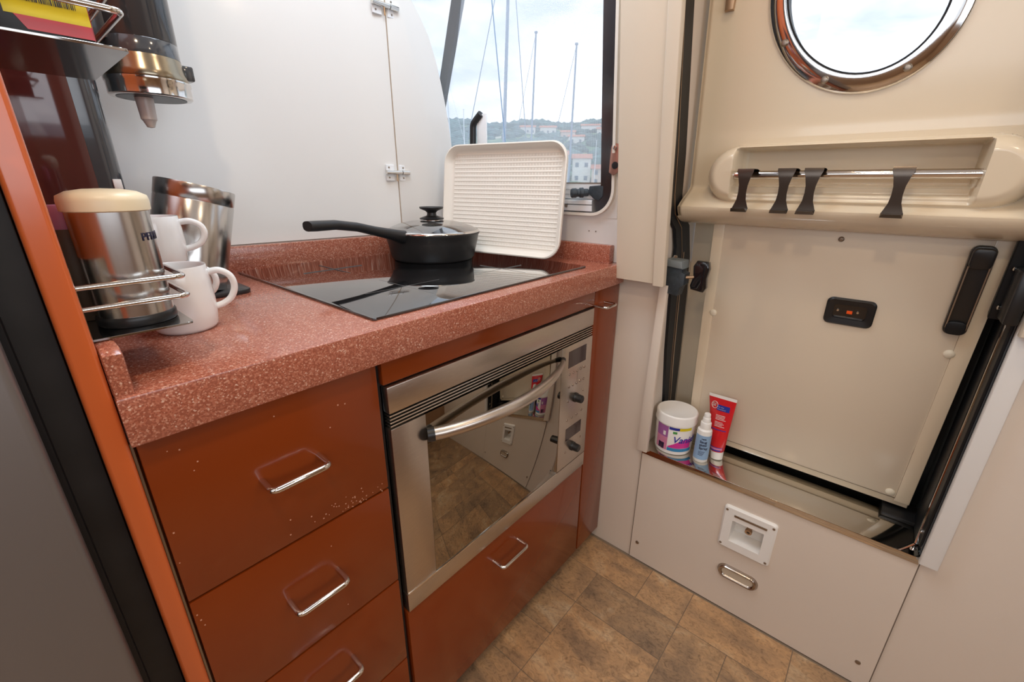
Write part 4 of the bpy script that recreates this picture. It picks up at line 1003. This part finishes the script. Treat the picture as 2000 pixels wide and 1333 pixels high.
# spice jar behind
sx, sy = -0.9965, 0.118
sj = empty('spice_jar', (sx, sy, cz), 'small spice jar with green label hidden behind the steel canister', 'jar')
MB().lathe([(0.0, 0), (0.017, 0), (0.018, 0.003), (0.018, 0.085), (0.014, 0.093)], (sx, sy, cz), 32).build('jar_body', M_['spice'], sj)
MB().lathe([(0.0132, 0.06), (0.0134, 0.061), (0.0134, 0.088), (0.0132, 0.0885)], (sx, sy, cz), 32, cap=False).build('jar_label', M_['green'], sj)
MB().lathe([(0.0, 0.093), (0.0132, 0.093), (0.0132, 0.114), (0.012, 0.116), (0, 0.116)], (sx, sy, cz), 32).build('jar_lid', M_['pink'], sj)

# mugs
def mug(x, y, z, hgt, label, ang=0.0, r=0.038):
    t = empty('mug', (x, y, z), label, 'mug', 'white porcelain mugs stacked by the steel canister')
    k = hgt / 0.086
    MB().lathe([(0, 0.003), (0.026, 0.003), (0.0265, 0.0), (0.031, 0.0), (0.0340, 0.0025), (0.0360, 0.006), (0.0378, 0.022), (0.0384, 0.040 * k), (0.0376, 0.064 * k), (0.0360, 0.0845 * k), (0.0354, 0.086 * k), (0.0343, 0.0850 * k), (0.0354, 0.064 * k), (0.0362, 0.040 * k), (0.0352, 0.022), (0.032, 0.008), (0, 0.006)], (x, y, z), 56).build('mug_body', M_['porcelain'], t, 60)
    d = Vector((math.cos(ang), math.sin(ang), 0)); c = Vector((x, y, z))
    pts = [c + d * 0.0345 + Vector((0, 0, 0.074 * k)), c + d * 0.048 + Vector((0, 0, 0.0755 * k)), c + d * 0.060 + Vector((0, 0, 0.067 * k)), c + d * 0.063 + Vector((0, 0, 0.052 * k)), c + d * 0.057 + Vector((0, 0, 0.037 * k)), c + d * 0.046 + Vector((0, 0, 0.029 * k)), c + d * 0.0345 + Vector((0, 0, 0.026 * k))]
    P = []
    for i in range(len(pts) - 1):
        p0 = pts[max(i - 1, 0)]; p1 = pts[i]; p2 = pts[i + 1]; p3 = pts[min(i + 2, len(pts) - 1)]
        for s in range(6):
            q = s / 6; P.append(0.5 * ((2 * p1) + (p2 - p0) * q + (2 * p0 - 5 * p1 + 4 * p2 - p3) * q * q + (3 * p1 - p0 - 3 * p2 + p3) * q ** 3))
    P.append(pts[-1])
    MB().tube(P, 0.0044, 12).build('mug_handle', M_['porcelain'], t)
mug(-0.903, 0.186, H, 0.086, 'white porcelain mug standing in front on the worktop beside the rack', ang=math.radians(-15))
mug(-0.897, 0.282, H, 0.076, 'white porcelain mug on the worktop behind, under the stacked mug', ang=math.radians(-25))
mug(-0.900, 0.279, H + 0.0755, 0.068, 'white porcelain mug stacked on top of the rear mug', ang=math.radians(-15))

# soda maker
so = empty('soda_maker', (-0.86, 0.41, H), 'graphite drinks carbonating machine with tilted steel bottle holder in the corner', 'drinks machine')
MB().prism(rrect(0.235, 0.13, 0.02, 6, -0.880, 0.405), (0, 0, H), (1, 0, 0), (0, 1, 0), (0, 0, 0.008), 0.002).build('base_plate', M_['black'], so)
MB().prism(rrect(0.105, 0.115, 0.022, 6, -0.9475, 0.4275), (0, 0, H + 0.008), (1, 0, 0), (0, 1, 0), (0, 0, 0.72), 0.003).build('column', M_['greyplastic'], so)
MB().box(-1.0, -0.928, 0.3675, 0.3705, H + 0.03, H + 0.70, 0.001).build('side_panel', M_['maroon_refl'], so)  # maroon sheet stands for the red cabinet mirrored in the black body
MB().box(-0.911, -0.901, 0.3675, 0.372, 1.085, 1.101, 0.001).build('small_label', M_['white'], so)  # small pale label added for a white piece on the column
ax = Vector((0.045, 0.0, 0.165)).normalized(); hc = Vector((-0.8455, 0.400, H + 0.016))
MB().lathe([(0.050, 0.0), (0.0565, 0.004), (0.057, 0.146), (0.0564, 0.1468), (0.0564, 0.1482), (0.057, 0.149), (0.057, 0.171), (0.0563, 0.1725), (0.0540, 0.1720), (0.0535, 0.165), (0.0535, 0.02), (0, 0.02)], hc, 72, axis=ax).build('bottle_holder', M_['brushed_cyl'], so, 40)
q = Vector((0, 0, 1)).rotation_difference(ax).to_matrix().to_4x4()
t = MB(); t.lathe([(0.048, 0.10), (0.048, 0.155), (0.030, 0.158), (0.030, 0.12), (0, 0.12)], hc, 48, axis=ax); t.build('holder_insert', M_['blackgloss'], so)
hx, hy = -0.826, 0.42
MB().lathe([(0.0, 1.221), (0.047, 1.221), (0.052, 1.2215), (0.0535, 1.223), (0.0535, 1.239), (0.0548, 1.241), (0.0548, 1.245), (0.052, 1.246)], (hx, hy, 0), 64).build('lock_ring', M_['steel'], so, 40)
MB().lathe([(0.0525, 1.246), (0.0535, 1.249), (0.051, 1.256), (0.0485, 1.272), (0.0475, 1.276)], (hx, hy, 0), 64).build('bronze_collar', M_['bronze'], so, 40)
MB().lathe([(0.0478, 1.276), (0.0478, 1.296), (0.0470, 1.297), (0.0478, 1.298), (0.0485, 1.62), (0, 1.62)], (hx, hy, 0), 64).build('head_cylinder', M_['greyplastic'], so, 40)
MB().box(-0.786, -0.764, 0.408, 0.432, 1.252, 1.274, 0.003).build('release_tab', M_['greyplastic'], so)
MB().lathe([(0.0, 1.178), (0.005, 1.179), (0.0085, 1.188), (0.0105, 1.190), (0.0120, 1.222)], (hx - 0.012, hy - 0.004, 0), 24).build('nozzle', M_['nozzle'], so, 40)
MB().box(-0.90, -0.86, 0.395, 0.45, 1.29, 1.60, 0.004).build('head_arm', M_['greyplastic'], so)
MB().lathe([(0.0, 0), (0.045, 0.0), (0.044, 0.0008), (0, 0.0008)], (hx, hy, 1.2205), 48).build('ring_underside', M_['black'], so)

# ================================================================== THINGS ON THE SILL
ZS = 0.3992
tx, ty = 0.0600, -0.1775
tb_ = empty('powder_tub', (tx, ty, ZS), 'white round tub with pink and white stain remover label on the steel sill', 'tub')
R0, R1 = 0.0485, 0.0520; Hh = 0.098
MB().lathe([(0, 0.002), (0.044, 0.0), (R0 - 0.001, 0.002), (R0, 0.006), (R1, Hh), (0.049, Hh + 0.004), (0, Hh + 0.004)], (tx, ty, ZS), 64).build('tub_body', M_['paper'], tb_, 40)
MB().lathe([(0.0515, Hh - 0.008), (0.0545, Hh - 0.008), (0.0548, Hh - 0.004), (0.0532, Hh), (0.0540, Hh + 0.016), (0.0525, Hh + 0.019), (0.050, Hh + 0.0205), (0.048, Hh + 0.0195), (0, Hh + 0.0195)], (tx, ty, ZS), 64).build('tub_lid', M_['white'], tb_, 40)
def Rz(z): return R0 + (R1 - R0) * (z - 0.006) / (Hh - 0.006)
def tubp(a0, a1, z0, z1, m, name, off=0.0006):
    return cyl_patch((tx, ty), Rz(z0), Rz(z1), math.radians(a0), math.radians(a1), ZS + z0, ZS + z1, off=off).build(name, M_[m], tb_)
# the camera sees the tub from direction about 197 deg
tubp(140, 180, 0.012, 0.052, 'pink', 'pink_panel'); tubp(140, 180, 0.052, 0.086, 'purple', 'purple_panel')
tubp(181.5, 262, 0.0125, 0.022, 'teal', 'teal_band', 0.0007)
tubp(182, 212, 0.079, 0.0865, 'inkblue', 'blue_band', 0.0007); tubp(212, 250, 0.0785, 0.0865, 'yellow', 'yellow_band', 0.0007)
t = MB(); rings = []
for i in range(9):
    a = math.radians(183 + (222 - 183) * i / 8); z1 = ZS + 0.026 + 0.022 * i / 8 * (1 if i < 8 else 1); z0_ = ZS + 0.0235
    rr_ = Rz(0.03) + 0.0009
    rings.append([(tx + rr_ * math.cos(a), ty + rr_ * math.sin(a), z0_), (tx + (rr_ + 0.0006) * math.cos(a), ty + (rr_ + 0.0006) * math.sin(a), z1), (tx + (rr_ - 0.0006) * math.cos(a), ty + (rr_ - 0.0006) * math.sin(a), z1)])
t.loft(rings); t.build('magenta_flash', M_['magenta'], tb_)
tubp(222, 255, 0.0235, 0.050, 'magenta', 'magenta_panel', 0.0007)
text_obj('Vanish', 0.0270, cyl_fn((tx, ty), 0.0507, math.radians(194), ZS + 0.041), M_['inkblue'], 'lettering', tb_, bold=0.0003, shear=0.25)
tubp(194, 206, 0.068, 0.0745, 'green', 'leaf_mark', 0.0008)
t = MB(); rr_ = 0.0500
for k in range(9):
    a = math.radians(153 + k * 2.2); w_ = math.radians(rnd.choice([0.5, 0.9, 1.3]))
    t.loft([[(tx + r2 * math.cos(a_), ty + r2 * math.sin(a_), z_) for (r2, z_) in ((rr_, ZS + 0.014), (rr_ + 0.0012, ZS + 0.014), (rr_ + 0.0018, ZS + 0.032), (rr_, ZS + 0.032))] for a_ in (a, a + w_)])
t.build('barcode', M_['ink'], tb_)['kind'] = 'stuff'
cyl_patch((tx, ty), Rz(0.058), Rz(0.070), math.radians(165), math.radians(173), ZS + 0.057, ZS + 0.069, off=0.0010).build('hazard_mark', M_['paper'], tb_)
# spray bottle
px_, py_ = 0.0465, -0.2585
sb_ = empty('spray_bottle', (px_, py_, ZS), 'small white spray bottle with light blue label in front of the red tube', 'bottle')
MB().lathe([(0, 0.001), (0.016, 0.0), (0.0185, 0.003), (0.0185, 0.088), (0.0175, 0.094), (0.012, 0.0985), (0.0115, 0.100)], (px_, py_, ZS), 48).build('bottle_body', M_['white'], sb_, 40)
cyl_patch((px_, py_), 0.0185, 0.0185, math.radians(120), math.radians(280), ZS + 0.010, ZS + 0.082, n=24).build('bottle_label', M_['ltblue'], sb_)
MB().lathe([(0.0132, 0.098), (0.0132, 0.114), (0.0125, 0.1155), (0.0100, 0.116), (0.0095, 0.128), (0.0088, 0.129), (0.0080, 0.1295), (0.0080, 0.138), (0.007, 0.140), (0, 0.140)], (px_, py_, ZS), 32).build('spray_head', M_['white'], sb_, 35)
for (s_, sz_, zz_) in (('rene', 0.0062, 0.071), ('Saug', 0.0098, 0.061), ('aktiv', 0.0098, 0.0515), ('Spray', 0.0098, 0.042)):
    text_obj(s_, sz_, cyl_fn((px_, py_), 0.0191, math.radians(172 if sz_ > 0.008 else 182), ZS + zz_), M_['ink'], 'lettering', sb_, bold=0.0001)
t = MB()
for k in range(4):
    z_ = ZS + 0.034 - k * 0.0035
    t.loft([[(px_ + r2 * math.cos(a_), py_ + r2 * math.sin(a_), zq) for (r2, zq) in ((0.0188, z_), (0.0193, z_), (0.0193, z_ + 0.0009), (0.0188, z_ + 0.0009))] for a_ in [math.radians(172 + 5 * j) for j in range(11 - k)]])
t.build('small_print', M_['ink'], sb_)['kind'] = 'stuff'
# red tube
tu = empty('cream_tube', (0.085, -0.288, ZS), 'red tube with white cap standing behind the spray bottle', 'tube')
c0 = Vector((0.083, -0.2905, ZS)); c1 = Vector((0.1030, -0.2740, ZS + 0.174))
axu = (c1 - c0).normalized(); wd = Vector((0.28, 1, 0)); wd = (wd - axu * wd.dot(axu)).normalized(); nd = axu.cross(wd).normalized()
if nd.x > 0: nd = -nd
def tring(t_, w_, d_, n_=36): return [c0.lerp(c1, t_) + wd * (w_ * math.cos(a)) + nd * (d_ * math.sin(a)) for a in [2 * PI * k / n_ for k in range(n_)]]
MB().loft([tring(0.0, 0.0130, 0.0130), tring(0.005, 0.0150, 0.0150), tring(0.125, 0.0165, 0.0160)]).build('tube_cap', M_['white'], tu)
MB().loft([tring(0.125, 0.0160, 0.0155), tring(0.15, 0.0182, 0.0165), tring(0.4, 0.0242, 0.0140), tring(0.65, 0.0302, 0.0090), tring(0.85, 0.0352, 0.0038), tring(0.955, 0.0378, 0.0010)]).build('tube_body', M_['red'], tu, 60)
MB().loft([tring(0.955, 0.0378, 0.0010), tring(0.965, 0.0382, 0.0008), tring(1.0, 0.0386, 0.0007)]).build('tube_crimp', M_['white'], tu)
def tsurf(u, t_, off=0.0006):
    w_ = 0.0182 + (0.0378 - 0.0182) * (t_ - 0.15) / 0.8
    d_ = 0.0165 - (t_ - 0.15) / 0.8 * 0.0155
    if t_ > 0.15: 
        for (ta, da), (tb2, db) in zip([(0.15, 0.0165), (0.4, 0.0140), (0.65, 0.0090), (0.85, 0.0038), (0.955, 0.0010)], [(0.4, 0.0140), (0.65, 0.0090), (0.85, 0.0038), (0.955, 0.0010), (1.0, 0.0010)]):
            if ta <= t_ <= tb2: d_ = da + (db - da) * (t_ - ta) / (tb2 - ta); break
    q_ = max(-0.99, min(0.99, u / w_))
    return c0.lerp(c1, t_) + wd * u + nd * (d_ * math.sqrt(1 - q_ * q_) + off)
def tpatch(u0, u1, t0, t1, m, name, n=8, off=0.0006):
    mb = MB(); rings = []
    for i in range(n + 1):
        u = u0 + (u1 - u0) * i / n
        rings.append([tsurf(u, t0, off - 0.0005), tsurf(u, t0, off), tsurf(u, (t0 + t1) / 2, off), tsurf(u, t1, off), tsurf(u, t1, off - 0.0005)])
    mb.loft(rings); return mb.build(name, M_[m], tu)
# +wd is towards the left of the viewer
tpatch(-0.018, 0.018, 0.145, 0.165, 'inkblue', 'blue_line'); tpatch(-0.017, 0.017, 0.165, 0.195, 'pink', 'pink_line'); tpatch(-0.018, 0.018, 0.195, 0.205, 'inkblue', 'blue_line')
tpatch(-0.022, 0.022, 0.475, 0.487, 'inkblue', 'blue_line')
tpatch(-0.024, 0.010, 0.775, 0.86, 'blue', 'blue_panel', off=0.0009)
mb = MB(); cu, ct = 0.0175, 0.845; vs = []
for k in range(24):
    a = 2 * PI * k / 24; vs.append(tsurf(cu + 0.0088 * math.cos(a), ct + 0.052 * math.sin(a), 0.0010))
mb.tube(vs, 0.0006, 6, closed=True); mb.build('logo_ring', M_['white'], tu)
def tfn(u0, t0, off=0.0012):
    def fn(u, v, w): return tsurf(u0 - u, t0 + v / 0.170, off)
    return fn
text_obj('Sil', 0.0125, tfn(0.0245, 0.825), M_['white'], 'lettering', tu, bold=0.0003)
text_obj('1 für Alles', 0.0042, tfn(0.0085, 0.82, 0.0015), M_['white'], 'lettering', tu)
text_obj('Fleckentferner', 0.0040, tfn(0.0085, 0.79, 0.0015), M_['white'], 'lettering', tu)
t = MB()
for k in range(9):
    tt = 0.70 - k * 0.021; L_ = rnd.uniform(0.70, 1.0) if k != 4 else 0.0
    if L_ == 0: continue
    rings = []
    for j in range(9):
        u = 0.009 - 0.028 * L_ * j / 8
        rings.append([tsurf(u, tt, 0.0004), tsurf(u, tt, 0.0009), tsurf(u, tt + 0.006, 0.0009), tsurf(u, tt + 0.006, 0.0004)])
    t.loft(rings)
t.build('small_print', M_['paper'], tu)['kind'] = 'stuff'

# ================================================================== OUTSIDE
def far(az, elev, D):
    a = math.radians(az); return Vector((CAM.x + D * math.cos(a), CAM.y + D * math.sin(a), CAM.z + elev * D))
def gh(D, az):
    # terrain height (above eye level reference) at distance D
    base = -1.5 if D < 160 else -1.5 + 49.0 * ((D - 160) / 260) ** 0.85
    return base * (1.0 + 0.03 * math.sin(az * 0.7)) + noise.noise(Vector((D * 0.02, az * 0.3, 0))) * 2
hm, nt, out = nmat('hillside_hazy_green')
bsd = nt.nodes.new('ShaderNodeBsdfDiffuse'); tcn = nt.nodes.new('ShaderNodeTexCoord')
nn = N(nt, 'ShaderNodeTexNoise', Scale=0.06, Detail=6.0); L(nt, tcn.outputs['Object'], nn.inputs['Vector'])
rr = ramp(nt, nn.outputs['Fac'], [(0.35, (0.10, 0.19, 0.16)), (0.5, (0.17, 0.28, 0.18)), (0.60, (0.30, 0.38, 0.26)), (0.68, (0.55, 0.53, 0.47))])  # greens lightened and blued, distance haze put into the colour
L(nt, rr.outputs[0], bsd.inputs[0]); L(nt, bsd.outputs[0], out.inputs[0]); M_['hill'] = hm
bm = bmesh.new(); g = []
for i in range(61):
    D = 140 + 290 * i / 60; row = []
    for j in range(101):
        az = 5 + 70 * j / 100; p = far(az, 0, D); p.z = CAM.z + gh(D, az); row.append(bm.verts.new(p))
    g.append(row)
for i in range(60):
    for j in range(100): bm.faces.new((g[i][j], g[i][j + 1], g[i + 1][j + 1], g[i + 1][j]))
mb = MB(); mb.bm.free(); mb.bm = bm; tag(mb.build('hillside', M_['hill']), 'green hillside of the town beyond the window', 'hill')
mb = MB(); mb.box(3, 480, -300, 480, -1.7, -1.5); o = mb.build('harbour_water', pbr('harbour_water', (0.10, 0.19, 0.26), 0.15, bump=0.6, bscale=3)); tag(o, 'harbour water beyond the window', 'water', kind='stuff')
# tree canopy: many crowns joined
M_['canopy'] = pbr('tree_canopy', (0.085, 0.17, 0.165), 0.8, var=0.5, vscale=0.08)  # crown colour paler and bluer, with the haze painted in
ico = bmesh.new(); bmesh.ops.create_icosphere(ico, subdivisions=1, radius=1.0)
base_v = [v.co.copy() for v in ico.verts]; base_f = [[v.index for v in f.verts] for f in ico.faces]; ico.free()
V_ = []; F_ = []
for k in range(1500):
    ridge = k < 520
    D = rnd.uniform(395, 425) if ridge else rnd.uniform(185, 400)
    az = rnd.uniform(20, 58)
    if not ridge and noise.noise(Vector((D * 0.02, az * 0.35, 3))) < -0.02: continue
    p = far(az, 0, D); p.z = CAM.z + gh(D, az); s = rnd.uniform(2.5, 5.5) * (1.1 if ridge else 0.8)
    o0 = len(V_)
    for v in base_v: V_.append((p.x + v.x * s * 1.2, p.y + v.y * s * 1.2, p.z + v.z * s * rnd.uniform(0.75, 1.0)))
    for f_ in base_f: F_.append([o0 + q_ for q_ in f_])
me = bpy.data.meshes.new('tree_canopy'); me.from_pydata(V_, [], F_); me.materials.append(M_['canopy'])
o = bpy.data.objects.new('tree_canopy', me); COL.objects.link(o); tag(o, 'dark green trees covering the hill beyond the window', 'trees', kind='stuff')
# houses
M_['hw'] = pbr('house_white', (0.80, 0.78, 0.74), 0.8); M_['hp'] = pbr('house_pink', (0.72, 0.58, 0.50), 0.8); M_['hr'] = pbr('roof_tile', (0.52, 0.22, 0.14), 0.8); M_['hwin'] = pbr('window_dark', (0.10, 0.16, 0.22), 0.3)
def house(az, D, w, dpt, h_, mat, label, zbase=None):
    p = far(az, 0, D); zb = (CAM.z + gh(D, az)) - 1.0 if zbase is None else zbase
    t = empty('house', (p.x, p.y, zb), label, 'house', 'white houses on the hillside')
    a = math.radians(az); f_ = Vector((-math.cos(a), -math.sin(a), 0)); s_ = Vector((-math.sin(a), math.cos(a), 0))
    c = Vector((p.x, p.y, zb))
    P = lambda u, d, z: c + s_ * u - f_ * d + Vector((0, 0, z))
    MB().loft([[P(-w / 2, 0, 0), P(w / 2, 0, 0), P(w / 2, dpt, 0), P(-w / 2, dpt, 0)], [P(-w / 2, 0, h_), P(w / 2, 0, h_), P(w / 2, dpt, h_), P(-w / 2, dpt, h_)]]).build('wall', mat, t)
    e = 0.5
    MB().loft([[P(-w / 2 - e, -e, h_), P(-w / 2 - e, dpt / 2, h_ + dpt * 0.18), P(-w / 2 - e, dpt + e, h_)], [P(w / 2 + e, -e, h_), P(w / 2 + e, dpt / 2, h_ + dpt * 0.18), P(w / 2 + e, dpt + e, h_)]]).build('roof', M_['hr'], t)
    nx = max(2, int(w / 3.2)); nz = max(1, int(h_ / 3))
    for i in range(nx):
        for j in range(nz):
            u = -w / 2 + (i + 0.5) * w / nx; z0_ = (j + 0.35) * h_ / nz
            MB().loft([[P(u - 0.6, -0.06, z0_), P(u + 0.6, -0.06, z0_), P(u + 0.6, -0.06, z0_ + 1.5), P(u - 0.6, -0.06, z0_ + 1.5)], [P(u - 0.6, 0.05, z0_), P(u + 0.6, 0.05, z0_), P(u + 0.6, 0.05, z0_ + 1.5), P(u - 0.6, 0.05, z0_ + 1.5)]]).build('window', M_['hwin'], t)
wl = 'white house on the hillside, '
house(34.7, 165, 5.2, 10, 10.5, M_['hw'], wl + 'left one of the low waterfront row')
house(32.2, 168, 6.4, 10, 8.8, M_['hw'], wl + 'large one in the middle of the waterfront row')
house(29.9, 166, 6.0, 9, 6.0, M_['hp'], 'pinkish house at the right end of the low waterfront row')
house(37.0, 170, 6.0, 9, 7.5, M_['hw'], wl + 'mostly hidden behind the top right of the tray')
house(38.8, 320, 10, 9, 5.0, M_['hw'], wl + 'high below the ridge, left')
house(36.4, 330, 11, 9, 5.5, M_['hw'], wl + 'high below the ridge, middle')
house(34.0, 300, 9, 9, 5.0, M_['hp'], 'pinkish house high below the ridge')
house(31.4, 335, 13, 9, 5.5, M_['hw'], wl + 'high below the ridge, near the right mast')
house(29.6, 300, 11, 9, 5.0, M_['hw'], wl + 'high at the far right below the ridge')
house(33.0, 275, 9, 8, 4.5, M_['hw'], wl + 'halfway up between the masts')
# masts
M_['mast'] = pbr('mast_alu', (0.22, 0.30, 0.40), 0.4, metal=0.2)
M_['mastw'] = pbr('mast_white', (0.85, 0.87, 0.9), 0.4)
def mast(az0, top, D, r, label, stays=(), mat='mast', az1=None):
    p0 = far(az0, 0, D); p0.z = -1.5; p1 = far(az1 if az1 is not None else az0, top, D)
    t = empty('sailboat_mast', p0, label, 'mast', 'sailboat masts beyond the window')
    MB().tube([p0, p1], [r, r * 0.7], 8).build('mast_pole', M_[mat], t)
    for (a_, e_) in stays:
        q_ = far(a_, e_, D); MB().tube([p1, q_], r * 0.22, 5).build('stay', M_[mat], t)
    MB().box(p1.x - r, p1.x + r, p1.y - r, p1.y + r, p1.z, p1.z + r * 1.5).build('mast_head', M_[mat], t)
mast(41.95, 0.45, 30, 0.12, 'thickest grey sailboat mast, rising past the top of the window', [(46.5, 0.05), (38.5, 0.0)], az1=41.0)
mast(38.6, 0.276, 34, 0.075, 'grey sailboat mast left of centre with its top in view', [(40.6, 0.06)], az1=38.07)
mast(33.75, 0.2554, 32, 0.075, 'grey sailboat mast at the right with its top in view', [(36.2, 0.04)], az1=33.5)
mast(47.8, 0.2084, 45, 0.07, 'pale sailboat mast at the left edge beside the white wall leaf', [(45.9, 0.05)], 'mastw', az1=48.3)
mast(46.4, 0.1413, 60, 0.07, 'short pale sailboat mast left of the black window latch', [], 'mastw')
mast(30.6, 0.085, 90, 0.07, 'short white mast in front of the houses', [], 'mastw')
